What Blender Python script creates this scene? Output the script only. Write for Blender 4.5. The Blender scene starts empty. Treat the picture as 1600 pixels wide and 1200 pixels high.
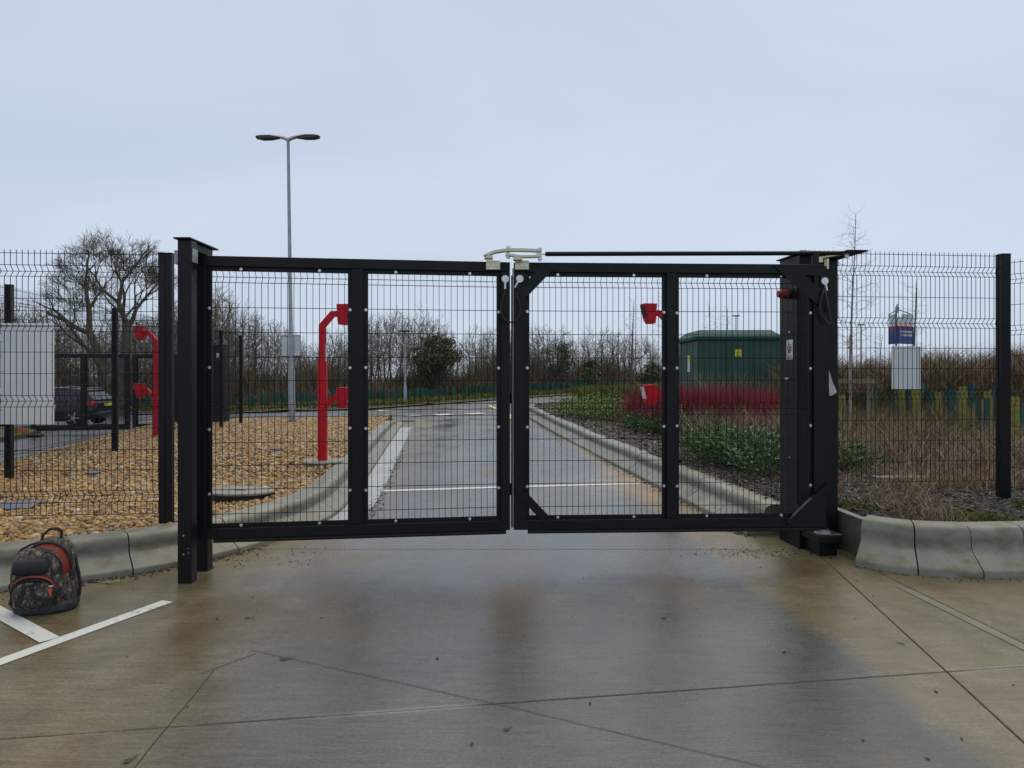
import bpy, bmesh, math, random
import numpy as np
from mathutils import Vector, Matrix

# ------------------------------------------------------------------ camera, sky, sun, exposure
SC = bpy.context.scene
COL = SC.collection
F, HZ, CH = 1110.0, 585.0, 1.6          # focal length in px of the 1600 wide photo, horizon row, eye height
cam_d = bpy.data.cameras.new('camera')
cam_d.sensor_width = 36.0
cam_d.lens = F / 1600 * 36
cam_d.shift_y = -(600 - HZ) / 1600
cam_d.clip_start, cam_d.clip_end = 0.05, 3000
cam = bpy.data.objects.new('camera', cam_d)
COL.objects.link(cam)
cam.location = (0, 0, CH)
cam.rotation_euler = (math.radians(90), 0, 0)
SC.camera = cam

W = bpy.data.worlds.new('World')
SC.world = W
W.use_nodes = True
wn, wl = W.node_tree.nodes, W.node_tree.links
wn.clear()
SUN_EL, SUN_ROT = math.radians(62), math.radians(200)
sky = wn.new('ShaderNodeTexSky')
sky.sky_type = 'NISHITA'
sky.sun_disc = False
sky.sun_elevation, sky.sun_rotation = SUN_EL, SUN_ROT
tc = wn.new('ShaderNodeTexCoord')
mp = wn.new('ShaderNodeMapping')
mp.inputs['Scale'].default_value = (1.0, 1.0, 2.6)
nz = wn.new('ShaderNodeTexNoise')
nz.inputs['Scale'].default_value = 1.15
nz.inputs['Detail'].default_value = 6
nz.inputs['Roughness'].default_value = 0.5
nz.inputs['Distortion'].default_value = 0.5
cr = wn.new('ShaderNodeValToRGB')
cr.color_ramp.elements[0].position = 0.33
cr.color_ramp.elements[0].color = (4.8, 5.56, 6.8, 1)
cr.color_ramp.elements[1].position = 0.72
cr.color_ramp.elements[1].color = (5.85, 6.58, 7.75, 1)
mx = wn.new('ShaderNodeMixRGB')
mx.inputs[0].default_value = 0.93
bg = wn.new('ShaderNodeBackground')
bg.inputs['Strength'].default_value = 0.09
wo = wn.new('ShaderNodeOutputWorld')
wl.new(tc.outputs['Generated'], mp.inputs[0])
wl.new(mp.outputs[0], nz.inputs['Vector'])
wl.new(nz.outputs['Fac'], cr.inputs[0])
wl.new(sky.outputs[0], mx.inputs[1])
wl.new(cr.outputs[0], mx.inputs[2])
wl.new(mx.outputs[0], bg.inputs[0])
wl.new(bg.outputs[0], wo.inputs[0])

sun_d = bpy.data.lights.new('sun', 'SUN')
sun_d.energy = 1.5
sun_d.angle = math.radians(75)
sun_d.color = (1, 0.88, 0.64)
sun = bpy.data.objects.new('sun', sun_d)
COL.objects.link(sun)
sun.rotation_euler = (math.radians(90) - SUN_EL, 0, math.radians(160) )

SC.view_settings.view_transform = 'Standard'
SC.view_settings.look = 'None'
SC.view_settings.exposure = 0.34
SC.view_settings.gamma = 1.0
SC.view_settings.use_curve_mapping = False
SC.cycles.max_bounces = 6
SC.cycles.transparent_max_bounces = 8

rng = np.random.default_rng(7)
random.seed(7)

# ------------------------------------------------------------------ measuring helpers
def sstep(a, b, x):
    t = min(1, max(0, (x - a) / (b - a)))
    return t * t * (3 - 2 * t)
def gz(x, y):                            # far ground rises gently to the right
    return 0.028 * sstep(14, 30, y) * min(30, max(-30, x + 3))
def gz_np(x, y):
    t = np.clip((y - 14) / 16, 0, 1)
    return 0.028 * t * t * (3 - 2 * t) * np.clip(x + 3, -30, 30)
def P(px, py, d):
    return Vector(((px - 800) / F * d, d, CH + (HZ - py) / F * d))
def G(px, py, h=0.0):                    # where the sight line meets the ground (plus h)
    d = (CH - h) * F / (py - HZ)
    for _ in range(30):
        z = gz((px - 800) / F * d, d) + h
        d = 0.5 * d + 0.5 * (CH - z) * F / (py - HZ)
    return Vector(((px - 800) / F * d, d, gz((px - 800) / F * d, d) + h))

# ------------------------------------------------------------------ object helpers
def tag(o, label=None, cat=None, group=None, kind=None):
    if label: o['label'] = label
    if cat: o['category'] = cat
    if group: o['group'] = group
    if kind: o['kind'] = kind
    return o
def thing(name, label, cat, loc=(0, 0, 0), rz=0.0, group=None):
    o = bpy.data.objects.new(name, None)
    o.empty_display_size = 0.2
    COL.objects.link(o)
    o.location = loc
    o.rotation_euler = (0, 0, rz)
    return tag(o, label, cat, group)
def link(name, me, m, parent=None, loc=None, rot=None):
    o = bpy.data.objects.new(name, me)
    COL.objects.link(o)
    if m is not None and len(me.materials) == 0:
        me.materials.append(m)
    if parent is not None:
        o.parent = parent
    if loc is not None: o.location = loc
    if rot is not None: o.rotation_euler = rot
    return o
def copy_tree(o, parent=None):
    c = o.copy()
    COL.objects.link(c)
    if parent is not None:
        c.parent = parent
    for ch in list(o.children):
        copy_tree(ch, c)
    return c

class MB:
    def __init__(s):
        s.v, s.f = [], []
    def add(s, vs, fs):
        b = len(s.v)
        s.v += [tuple(v) for v in vs]
        s.f += [tuple(i + b for i in f) for f in fs]
        return s
    def box(s, x0, x1, y0, y1, z0, z1, c=0.0, M=None):
        if x0 > x1: x0, x1 = x1, x0
        if y0 > y1: y0, y1 = y1, y0
        if z0 > z1: z0, z1 = z1, z0
        c = min(c, (x1 - x0) * .4, (y1 - y0) * .4, (z1 - z0) * .4)
        if c <= 0:
            vs = [(x, y, z) for x in (x0, x1) for y in (y0, y1) for z in (z0, z1)]
            fs = [(0, 1, 3, 2), (4, 6, 7, 5), (0, 4, 5, 1), (2, 3, 7, 6), (0, 2, 6, 4), (1, 5, 7, 3)]
        else:
            bm = bmesh.new()
            r = bmesh.ops.create_cube(bm, size=1)
            for v in bm.verts:
                v.co = Vector(((x0 + x1) / 2 + v.co.x * (x1 - x0), (y0 + y1) / 2 + v.co.y * (y1 - y0), (z0 + z1) / 2 + v.co.z * (z1 - z0)))
            bmesh.ops.bevel(bm, geom=bm.edges[:], offset=c, segments=2, profile=0.5, affect='EDGES')
            bm.verts.index_update()
            vs = [v.co.copy() for v in bm.verts]
            fs = [tuple(v.index for v in f.verts) for f in bm.faces]
            bm.free()
        if M is not None:
            vs = [M @ Vector(v) for v in vs]
        return s.add(vs, fs)
    def tube(s, pts, r, n=6, caps=True, flat=None):
        pts = [Vector(p) for p in pts]
        rs = r if isinstance(r, (list, tuple)) else [r] * len(pts)
        vs, fs = [], []
        up0 = None
        for i, p in enumerate(pts):
            if i == 0: t = pts[1] - pts[0]
            elif i == len(pts) - 1: t = pts[-1] - pts[-2]
            else: t = (pts[i + 1] - pts[i]).normalized() + (pts[i] - pts[i - 1]).normalized()
            t.normalize()
            if up0 is None:
                up0 = Vector((0, 0, 1)) if abs(t.z) < .9 else Vector((0, 1, 0))
            a = t.cross(up0)
            if a.length < 1e-4:
                a = t.cross(Vector((1, 0, 0)))
            a.normalize()
            b = a.cross(t).normalized()
            up0 = b
            for k in range(n):
                th = 2 * math.pi * (k + .5) / n
                fa, fb = (1, 1) if flat is None else flat
                vs.append(p + (a * math.cos(th) * fa + b * math.sin(th) * fb) * rs[i])
        for i in range(len(pts) - 1):
            for k in range(n):
                fs.append((i * n + k, i * n + (k + 1) % n, (i + 1) * n + (k + 1) % n, (i + 1) * n + k))
        if caps:
            fs.append(tuple(range(n - 1, -1, -1)))
            fs.append(tuple(range((len(pts) - 1) * n, len(pts) * n)))
        return s.add(vs, fs)
    def cyl(s, p0, p1, r0, r1=None, n=16):
        return s.tube([p0, p1], [r0, r0 if r1 is None else r1], n)
    def prism(s, pts2, h0, h1, axis='z', M=None):
        n = len(pts2)
        def w(p, h):
            return {'z': (p[0], p[1], h), 'y': (p[0], h, p[1]), 'x': (h, p[0], p[1])}[axis]
        vs = [w(p, h0) for p in pts2] + [w(p, h1) for p in pts2]
        fs = [tuple(range(n - 1, -1, -1)), tuple(range(n, 2 * n))] + [(i, (i + 1) % n, n + (i + 1) % n, n + i) for i in range(n)]
        if M is not None:
            vs = [M @ Vector(v) for v in vs]
        return s.add(vs, fs)
    def loft(s, rings, caps=True):
        n = len(rings[0])
        vs = [p for r in rings for p in r]
        fs = []
        for i in range(len(rings) - 1):
            for k in range(n):
                fs.append((i * n + k, i * n + (k + 1) % n, (i + 1) * n + (k + 1) % n, (i + 1) * n + k))
        if caps:
            fs.append(tuple(range(n - 1, -1, -1)))
            fs.append(tuple(range((len(rings) - 1) * n, len(rings) * n)))
        return s.add(vs, fs)
    def mesh(s, name, smooth=None):
        me = bpy.data.meshes.new(name)
        me.from_pydata([tuple(v) for v in s.v], [], s.f)
        bm = bmesh.new()
        bm.from_mesh(me)
        bmesh.ops.recalc_face_normals(bm, faces=bm.faces[:])
        bm.to_mesh(me)
        bm.free()
        if smooth:
            me.polygons.foreach_set('use_smooth', [True] * len(me.polygons))
            if smooth != 180:
                try: me.set_sharp_from_angle(angle=math.radians(smooth))
                except Exception: pass
        me.update()
        return me
    def build(s, name, m, parent=None, smooth=None, loc=None, rot=None):
        return link(name, s.mesh(name, smooth), m, parent, loc, rot)

def np_mesh(name, v, quads=None, tris=None):
    me = bpy.data.meshes.new(name)
    v = np.asarray(v, dtype=np.float32).reshape(-1, 3)
    nq = 0 if quads is None else len(quads)
    nt = 0 if tris is None else len(tris)
    me.vertices.add(len(v))
    me.vertices.foreach_set('co', v.ravel())
    li = []
    if nq: li.append(np.asarray(quads, np.int32).ravel())
    if nt: li.append(np.asarray(tris, np.int32).ravel())
    li = np.concatenate(li)
    me.loops.add(len(li))
    me.loops.foreach_set('vertex_index', li)
    me.polygons.add(nq + nt)
    st = np.concatenate([np.arange(nq) * 4, nq * 4 + np.arange(nt) * 3]).astype(np.int32)
    me.polygons.foreach_set('loop_start', st)
    try: me.polygons.foreach_set('loop_total', np.concatenate([np.full(nq, 4), np.full(nt, 3)]).astype(np.int32))
    except Exception: pass
    me.update(calc_edges=True)
    return me

# ------------------------------------------------------------------ materials
def principled(name):
    m = bpy.data.materials.new(name)
    m.use_nodes = True
    nt = m.node_tree
    b = nt.nodes['Principled BSDF']
    return m, nt, b
def N(nt, t, **kw):
    n = nt.nodes.new(t)
    for k, v in kw.items():
        n.inputs[k.replace('_', ' ')].default_value = v
    return n
def ramp(nt, stops):
    r = nt.nodes.new('ShaderNodeValToRGB')
    e = r.color_ramp.elements
    while len(e) < len(stops): e.new(0.5)
    for k, (p, c) in enumerate(stops):
        e[k].position = p
        e[k].color = (*c, 1) if len(c) == 3 else c
    return r
def math_n(nt, op, a=None, b=None, clamp=False):
    n = nt.nodes.new('ShaderNodeMath')
    n.operation = op
    n.use_clamp = clamp
    for i, x in enumerate((a, b)):
        if x is None: continue
        if isinstance(x, (int, float)): n.inputs[i].default_value = x
        else: nt.links.new(x, n.inputs[i])
    return n.outputs[0]
def mixc(nt, fac, a, b):
    n = nt.nodes.new('ShaderNodeMixRGB')
    for i, x in enumerate((fac, a, b)):
        if isinstance(x, (int, float)): n.inputs[i].default_value = x
        elif isinstance(x, tuple): n.inputs[i].default_value = (*x, 1)
        else: nt.links.new(x, n.inputs[i])
    return n.outputs[0]
def coord(nt, scale=(1, 1, 1), rot=(0, 0, 0), gen='Object'):
    t = nt.nodes.new('ShaderNodeTexCoord')
    m = nt.nodes.new('ShaderNodeMapping')
    m.inputs['Scale'].default_value = scale
    m.inputs['Rotation'].default_value = rot
    nt.links.new(t.outputs[gen], m.inputs[0])
    return m.outputs[0]
def noise(nt, vec, scale, detail=4, rough=0.55, out='Fac'):
    n = N(nt, 'ShaderNodeTexNoise', Scale=scale, Detail=detail, Roughness=rough)
    nt.links.new(vec, n.inputs['Vector'])
    return n.outputs[out]
def bump(nt, b, h, strength=0.3, dist=0.01):
    n = N(nt, 'ShaderNodeBump', Strength=strength, Distance=dist)
    nt.links.new(h, n.inputs['Height'])
    nt.links.new(n.outputs[0], b.inputs['Normal'])
def mat(name, c, rough=0.5, metal=0.0, var=0.12, vs=6.0, bmp=0.0, bs=80.0, c2=None, island=0.0, spec=None):
    m, nt, b = principled(name)
    v = coord(nt)
    f = noise(nt, v, vs, 5, 0.6)
    f = ramp_out(nt, f, 0.3, 0.7)
    lo = tuple(x * (1 - var) for x in c)
    hi = tuple(x * (1 + var) for x in c) if c2 is None else c2
    col = mixc(nt, f, lo, hi)
    if island:
        g = nt.nodes.new('ShaderNodeNewGeometry')
        k = math_n(nt, 'MULTIPLY_ADD', g.outputs['Random Per Island'], 2 * island)
        nt.nodes[-1].inputs[2].default_value = 1 - island
        mm = nt.nodes.new('ShaderNodeMixRGB'); mm.blend_type = 'MULTIPLY'; mm.inputs[0].default_value = 1
        nt.links.new(col, mm.inputs[1]); nt.links.new(k, mm.inputs[2])
        col = mm.outputs[0]
    nt.links.new(col, b.inputs['Base Color'])
    b.inputs['Roughness'].default_value = rough
    b.inputs['Metallic'].default_value = metal
    if spec is not None: b.inputs['Specular IOR Level'].default_value = spec
    if bmp:
        bump(nt, b, noise(nt, v, bs, 4, 0.6), bmp, 0.01)
    return m
def ramp_out(nt, f, a, b):
    n = nt.nodes.new('ShaderNodeMapRange')
    n.inputs[1].default_value, n.inputs[2].default_value = a, b
    nt.links.new(f, n.inputs[0])
    return n.outputs[0]
def island_mat(name, stops, rough=0.7, spec=0.5, bmp=0.0, bs=60, var=0.25, translucent=False):
    m, nt, b = principled(name)
    g = nt.nodes.new('ShaderNodeNewGeometry')
    r = ramp(nt, stops)
    nt.links.new(g.outputs['Random Per Island'], r.inputs[0])
    v = coord(nt)
    f = noise(nt, v, bs, 3, 0.6)
    mm = nt.nodes.new('ShaderNodeMixRGB'); mm.blend_type = 'MULTIPLY'; mm.inputs[0].default_value = 1
    k = nt.nodes.new('ShaderNodeMapRange')
    k.inputs[1].default_value, k.inputs[2].default_value = 0.3, 0.7
    k.inputs[3].default_value, k.inputs[4].default_value = 1 - var, 1 + var
    nt.links.new(f, k.inputs[0])
    nt.links.new(r.outputs[0], mm.inputs[1]); nt.links.new(k.outputs[0], mm.inputs[2])
    nt.links.new(mm.outputs[0], b.inputs['Base Color'])
    b.inputs['Roughness'].default_value = rough
    b.inputs['Specular IOR Level'].default_value = spec
    if bmp: bump(nt, b, f, bmp, 0.005)
    return m

def steel_mat(name, c, rough, dust):
    m, nt, b = principled(name)
    v = coord(nt)
    f = noise(nt, v, 3.0, 6, 0.65)
    s = noise(nt, coord(nt, (9, 9, 0.8)), 2.0, 5, 0.6)
    col = mixc(nt, ramp_out(nt, s, .5, .8), c, dust)
    nt.links.new(col, b.inputs['Base Color'])
    r = nt.nodes.new('ShaderNodeMapRange')
    r.inputs[1].default_value, r.inputs[2].default_value = .3, .7
    r.inputs[3].default_value, r.inputs[4].default_value = rough - .1, rough + .15
    nt.links.new(f, r.inputs[0])
    nt.links.new(r.outputs[0], b.inputs['Roughness'])
    bump(nt, b, noise(nt, v, 400, 2, .5), .06, .002)
    b.inputs['Specular IOR Level'].default_value = .28
    return m
BLACK = steel_mat('black_powder_coat', (0.0042, 0.0046, 0.0058), 0.42, (0.0085, 0.0088, 0.0098))
WIRE = steel_mat('black_wire_coat', (0.003, 0.0033, 0.004), 0.5, (0.005, 0.005, 0.006))
RUBBER = mat('black_rubber', (0.012, 0.012, 0.014), 0.6)
ZINC = mat('zinc_plated_steel', (0.62, 0.63, 0.64), 0.32, 0.9, .15, 40)
GOLD = mat('yellow_zinc_plate', (0.62, 0.55, 0.34), 0.38, 0.8, .18, 14, c2=(0.66, 0.60, 0.48))
GREYST = mat('grey_steel', (0.30, 0.31, 0.33), 0.45, 0.3)
GALV = mat('galvanised_steel', (0.30, 0.325, 0.34), 0.5, 0.35, .14, 5)
RED = mat('red_paint', (0.54, 0.003, 0.016), 0.5, 0, .14, 4, bmp=.03, bs=200, spec=.28)
SIREN = mat('red_siren_plastic', (0.22, 0.012, 0.02), 0.4)
WHITE = mat('white_sheet', (0.80, 0.82, 0.82), 0.45, 0, .05, 2.5)
WHITEP = mat('white_plastic', (0.62, 0.62, 0.62), 0.5)
SIGNBACK = mat('grey_sign_back', (0.55, 0.58, 0.59), 0.5, .2)
BLUE = mat('blue_board', (0.02, 0.045, 0.22), 0.45)
YELLOW = mat('yellow_sign', (0.72, 0.60, 0.02), 0.5)
KIOSK = mat('green_grp', (0.012, 0.060, 0.042), 0.5, 0, .14, 2, c2=(0.016, 0.07, 0.05))
KIOSKR = mat('green_grp_roof', (0.014, 0.072, 0.060), 0.65, 0, .14, 2, spec=.2)
LAMPHEAD = mat('lamp_grey', (0.33, 0.36, 0.38), 0.45, 0.2)
LAMPGLASS = mat('lamp_underside', (0.035, 0.035, 0.033), 0.3)
PAINT_W = None

def concrete_mat():
    m, nt, b = principled('brushed_wet_concrete')
    L = nt.links
    v = coord(nt, rot=(0, 0, math.radians(-7)))
    v0 = coord(nt)
    sep = nt.nodes.new('ShaderNodeSeparateXYZ')
    L.new(v0, sep.inputs[0])
    # position across the lane (the lane bears a little left of the view)
    xl = math_n(nt, 'ADD', sep.outputs[0], math_n(nt, 'MULTIPLY', sep.outputs[1], 0.055))
    wob = noise(nt, v, 0.9, 5, 0.6)
    xw = math_n(nt, 'ADD', xl, math_n(nt, 'MULTIPLY', math_n(nt, 'SUBTRACT', wob, 0.5), .45))
    tr = ramp_out(nt, xw, 2.04, 2.20)
    tl = ramp_out(nt, xw, -.75, -1.75)
    silt = math_n(nt, 'MAXIMUM', tr, tl)
    big = noise(nt, v, 0.55, 6, 0.6)
    mid = noise(nt, v, 3.2, 6, 0.65)
    fine = noise(nt, v, 60, 4, 0.7)
    brush = noise(nt, coord(nt, (5, 62, 1)), 1.0, 4, 0.7)
    brush2 = noise(nt, coord(nt, (1.5, 19, 1)), 1.0, 6, 0.75)
    grey = mixc(nt, ramp_out(nt, big, .35, .68), (0.052, 0.054, 0.050), (0.100, 0.101, 0.092))
    tan = mixc(nt, ramp_out(nt, mid, .3, .7), (0.102, 0.078, 0.037), (0.170, 0.136, 0.080))
    col = mixc(nt, silt, grey, tan)
    # rusty brown patches of their own
    rp = noise(nt, coord(nt, (1.1, .55, 1)), 1.05, 5, .6)
    col = mixc(nt, math_n(nt, 'MULTIPLY', ramp_out(nt, rp, .57, .70), .55), col, (0.115, 0.078, 0.036))
    # orange silt fan at the right of the lane beyond the gate
    dx = math_n(nt, 'SUBTRACT', sep.outputs[0], 1.72)
    dy = math_n(nt, 'MULTIPLY', math_n(nt, 'SUBTRACT', sep.outputs[1], 10.4), 0.42)
    dd = math_n(nt, 'SQRT', math_n(nt, 'ADD', math_n(nt, 'MULTIPLY', dx, dx), math_n(nt, 'MULTIPLY', dy, dy)))
    fan = math_n(nt, 'MULTIPLY', ramp_out(nt, dd, .85, .1), ramp_out(nt, mid, .30, .62))
    col = mixc(nt, math_n(nt, 'MULTIPLY', fan, .85), col, (0.36, 0.185, 0.085))
    hb = math_n(nt, 'ADD', math_n(nt, 'MULTIPLY', brush, .6), math_n(nt, 'MULTIPLY', brush2, .4))
    k = nt.nodes.new('ShaderNodeMapRange')
    k.inputs[1].default_value, k.inputs[2].default_value = .3, .7
    k.inputs[3].default_value, k.inputs[4].default_value = .58, 1.42
    L.new(hb, k.inputs[0])
    mm = nt.nodes.new('ShaderNodeMixRGB'); mm.blend_type = 'MULTIPLY'; mm.inputs[0].default_value = 1
    L.new(col, mm.inputs[1]); L.new(k.outputs[0], mm.inputs[2])
    col = mixc(nt, math_n(nt, 'MULTIPLY', ramp_out(nt, fine, .60, .72), .15), mm.outputs[0], (0.27, 0.26, 0.235))
    # brown drip stains; the posts' reflection streaks are painted in with them
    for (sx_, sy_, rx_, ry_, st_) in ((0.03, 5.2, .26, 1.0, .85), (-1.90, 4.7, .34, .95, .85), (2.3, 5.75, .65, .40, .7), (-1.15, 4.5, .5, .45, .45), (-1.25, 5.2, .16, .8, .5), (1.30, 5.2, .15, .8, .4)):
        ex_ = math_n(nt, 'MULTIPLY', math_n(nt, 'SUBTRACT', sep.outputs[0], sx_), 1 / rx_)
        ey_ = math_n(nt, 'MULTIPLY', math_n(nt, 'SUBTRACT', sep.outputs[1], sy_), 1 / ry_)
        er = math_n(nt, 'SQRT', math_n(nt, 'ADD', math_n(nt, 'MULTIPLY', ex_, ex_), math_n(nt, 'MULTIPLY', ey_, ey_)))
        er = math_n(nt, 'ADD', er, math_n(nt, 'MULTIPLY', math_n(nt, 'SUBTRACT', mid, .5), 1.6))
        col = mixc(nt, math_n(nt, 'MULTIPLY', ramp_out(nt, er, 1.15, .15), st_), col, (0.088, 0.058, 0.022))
    # sandy grain
    gr1 = noise(nt, coord(nt, (1, 1.5, 1)), 48, 6, .85)
    k3 = nt.nodes.new('ShaderNodeMapRange')
    k3.inputs[1].default_value, k3.inputs[2].default_value = .3, .7
    k3.inputs[3].default_value, k3.inputs[4].default_value = .40, 1.60
    L.new(gr1, k3.inputs[0])
    mg = nt.nodes.new('ShaderNodeMixRGB'); mg.blend_type = 'MULTIPLY'; mg.inputs[0].default_value = 1
    L.new(col, mg.inputs[1]); L.new(k3.outputs[0], mg.inputs[2])
    # thin dark and pale brush drags
    dr = noise(nt, coord(nt, (4.5, 40, 1)), 1.0, 6, .8)
    col = mixc(nt, math_n(nt, 'MULTIPLY', ramp_out(nt, dr, .56, .66), .70), mg.outputs[0], (0.024, 0.023, 0.021))
    col = mixc(nt, math_n(nt, 'MULTIPLY', ramp_out(nt, dr, .42, .32), .35), col, (0.20, 0.195, 0.18))
    vo = N(nt, 'ShaderNodeTexVoronoi', Scale=62.0, Randomness=1.0)
    L.new(v, vo.inputs['Vector'])
    spk = math_n(nt, 'MULTIPLY', ramp_out(nt, vo.outputs['Distance'], .16, .08), ramp_out(nt, mid, .42, .62))
    col = mixc(nt, math_n(nt, 'MULTIPLY', spk, .75), col, (0.33, 0.31, 0.25))
    # pale lime bloom along the cross joint
    jd = math_n(nt, 'ABSOLUTE', math_n(nt, 'SUBTRACT', math_n(nt, 'SUBTRACT', sep.outputs[1], 3.462), math_n(nt, 'MULTIPLY', sep.outputs[0], .1542)))
    bl = math_n(nt, 'MULTIPLY', ramp_out(nt, jd, .03, .006), ramp_out(nt, big, .50, .60))
    col = mixc(nt, math_n(nt, 'MULTIPLY', bl, .6), col, (0.42, 0.43, 0.43))
    L.new(col, b.inputs['Base Color'])
    wet = noise(nt, coord(nt, (1, .45, 1)), 1.3, 6, .62)
    rr = nt.nodes.new('ShaderNodeMapRange')
    rr.inputs[1].default_value, rr.inputs[2].default_value = .35, .68
    rr.inputs[3].default_value, rr.inputs[4].default_value = .11, .38
    L.new(wet, rr.inputs[0])
    L.new(math_n(nt, 'ADD', rr.outputs[0], math_n(nt, 'MULTIPLY', silt, .10)), b.inputs['Roughness'])
    h = math_n(nt, 'ADD', math_n(nt, 'MULTIPLY', hb, .75), math_n(nt, 'MULTIPLY', fine, .25))
    bump(nt, b, math_n(nt, 'ADD', hb, math_n(nt, 'MULTIPLY', gr1, .5)), .27, .007)
    b.inputs['Specular IOR Level'].default_value = .40
    return m
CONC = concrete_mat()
def kerb_mat():
    m, nt, b = principled('kerb_concrete')
    v = coord(nt)
    a = noise(nt, v, 2.2, 6, .62)
    c = noise(nt, coord(nt, (1, 1, 2.2)), 5.5, 6, .65)
    fi = noise(nt, v, 130, 3, .7)
    col = mixc(nt, ramp_out(nt, a, .35, .68), (0.135, 0.134, 0.104), (0.205, 0.202, 0.165))
    col = mixc(nt, math_n(nt, 'MULTIPLY', ramp_out(nt, c, .46, .66), .75), col, (0.092, 0.078, 0.026))
    col = mixc(nt, math_n(nt, 'MULTIPLY', ramp_out(nt, fi, .58, .70), .35), col, (0.11, 0.11, 0.10))
    g = nt.nodes.new('ShaderNodeNewGeometry')
    oi = nt.nodes.new('ShaderNodeObjectInfo')
    mm = nt.nodes.new('ShaderNodeMixRGB'); mm.blend_type = 'MULTIPLY'; mm.inputs[0].default_value = 1
    k = math_n(nt, 'MULTIPLY_ADD', oi.outputs['Random'], .22)
    nt.nodes[-1].inputs[2].default_value = .9
    nt.links.new(col, mm.inputs[1]); nt.links.new(k, mm.inputs[2])
    nt.links.new(mm.outputs[0], b.inputs['Base Color'])
    b.inputs['Roughness'].default_value = .42
    bump(nt, b, math_n(nt, 'ADD', fi, math_n(nt, 'MULTIPLY', a, 2)), .15, .004)
    return m
KERB = kerb_mat()
def asphalt_mat():
    m, nt, b = principled('wet_asphalt')
    v = coord(nt)
    a = noise(nt, v, .6, 6, .6)
    fi = noise(nt, v, 90, 3, .7)
    col = mixc(nt, ramp_out(nt, a, .35, .65), (0.040, 0.042, 0.045), (0.068, 0.069, 0.070))
    col = mixc(nt, math_n(nt, 'MULTIPLY', ramp_out(nt, fi, .55, .7), .5), col, (0.12, 0.12, 0.118))
    nt.links.new(col, b.inputs['Base Color'])
    rr = nt.nodes.new('ShaderNodeMapRange')
    rr.inputs[1].default_value, rr.inputs[2].default_value = .35, .65
    rr.inputs[3].default_value, rr.inputs[4].default_value = .24, .45
    nt.links.new(a, rr.inputs[0]); nt.links.new(rr.outputs[0], b.inputs['Roughness'])
    bump(nt, b, fi, .25, .006)
    return m
ASPH = asphalt_mat()
def soil_mat(name, c1, c2, c3):
    m, nt, b = principled(name)
    v = coord(nt)
    a = noise(nt, v, 1.2, 6, .65)
    f = noise(nt, v, 28, 5, .7)
    col = mixc(nt, ramp_out(nt, f, .35, .65), c1, c2)
    col = mixc(nt, ramp_out(nt, a, .50, .62), col, c3)
    nt.links.new(col, b.inputs['Base Color'])
    b.inputs['Roughness'].default_value = .8
    bump(nt, b, f, .8, .03)
    return m
GROUND = soil_mat('rough_ground', (0.035, 0.034, 0.014), (0.075, 0.068, 0.03), (0.055, 0.07, 0.018))
VERGE = soil_mat('verge_turf', (0.050, 0.060, 0.014), (0.095, 0.095, 0.024), (0.075, 0.058, 0.030))
SOIL = soil_mat('dark_mulch_soil', (0.009, 0.0072, 0.0055), (0.024, 0.019, 0.014), (0.018, 0.015, 0.009))
SAND = soil_mat('gravel_bed', (0.07, 0.042, 0.018), (0.12, 0.075, 0.032), (0.09, 0.06, 0.028))
GRAVEL = island_mat('gravel_stone', [(0, (0.080, 0.034, 0.009)), (.2, (0.25, 0.118, 0.024)), (.42, (0.39, 0.210, 0.044)), (.62, (0.27, 0.145, 0.036)), (.78, (0.46, 0.295, 0.085)), (.85, (0.10, 0.060, 0.030)), (.92, (0.52, 0.43, 0.27)), (1, (0.20, 0.175, 0.145))], .42, .5, .2, 50)
CHIP = island_mat('bark_chip', [(0, (0.012, 0.009, 0.007)), (.45, (0.038, 0.029, 0.021)), (.75, (0.075, 0.060, 0.046)), (.92, (0.13, 0.115, 0.098)), (1, (0.21, 0.195, 0.175))], .6)
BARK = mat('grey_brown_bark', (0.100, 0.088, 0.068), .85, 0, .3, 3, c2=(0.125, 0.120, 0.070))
BARKF = mat('far_twig_bark_hazed', (0.185, 0.158, 0.132), .9, 0, .22, .6, c2=(0.225, 0.200, 0.150))  # distance haze painted in: bark paler than it would be close by
BARKB = mat('birch_bark', (0.27, 0.24, 0.21), .8, 0, .3, 3)
THICK = island_mat('thicket_twig', [(0, (0.075, 0.060, 0.038)), (.5, (0.120, 0.095, 0.060)), (.8, (0.110, 0.104, 0.048)), (1, (0.17, 0.138, 0.095))], .9, .2)
BRAMBLE = island_mat('brown_bramble', [(0, (0.105, 0.064, 0.048)), (.5, (0.165, 0.105, 0.076)), (1, (0.21, 0.15, 0.108))], .9, .2)
HEDGEM = island_mat('hedge_twig', [(0, (0.095, 0.064, 0.044)), (.35, (0.185, 0.120, 0.084)), (.6, (0.260, 0.158, 0.110)), (.8, (0.170, 0.150, 0.052)), (.92, (0.235, 0.20, 0.06)), (1, (0.31, 0.245, 0.19))], .85, .2)
DOGWOOD = island_mat('red_dogwood_stem', [(0, (0.09, 0.012, 0.016)), (.35, (0.25, 0.016, 0.034)), (.75, (0.33, 0.026, 0.050)), (.9, (0.15, 0.05, 0.04)), (1, (0.22, 0.14, 0.09))], .5, .4)
STRAW = island_mat('dry_stem', [(0, (0.060, 0.034, 0.022)), (.35, (0.175, 0.100, 0.062)), (.62, (0.270, 0.190, 0.120)), (.85, (0.37, 0.305, 0.20)), (1, (0.48, 0.42, 0.31))], .85, .2)
PALESTEM = island_mat('pale_stem', [(0, (0.10, 0.078, 0.05)), (.5, (0.19, 0.155, 0.105)), (1, (0.30, 0.255, 0.185))], .85, .2)
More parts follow.
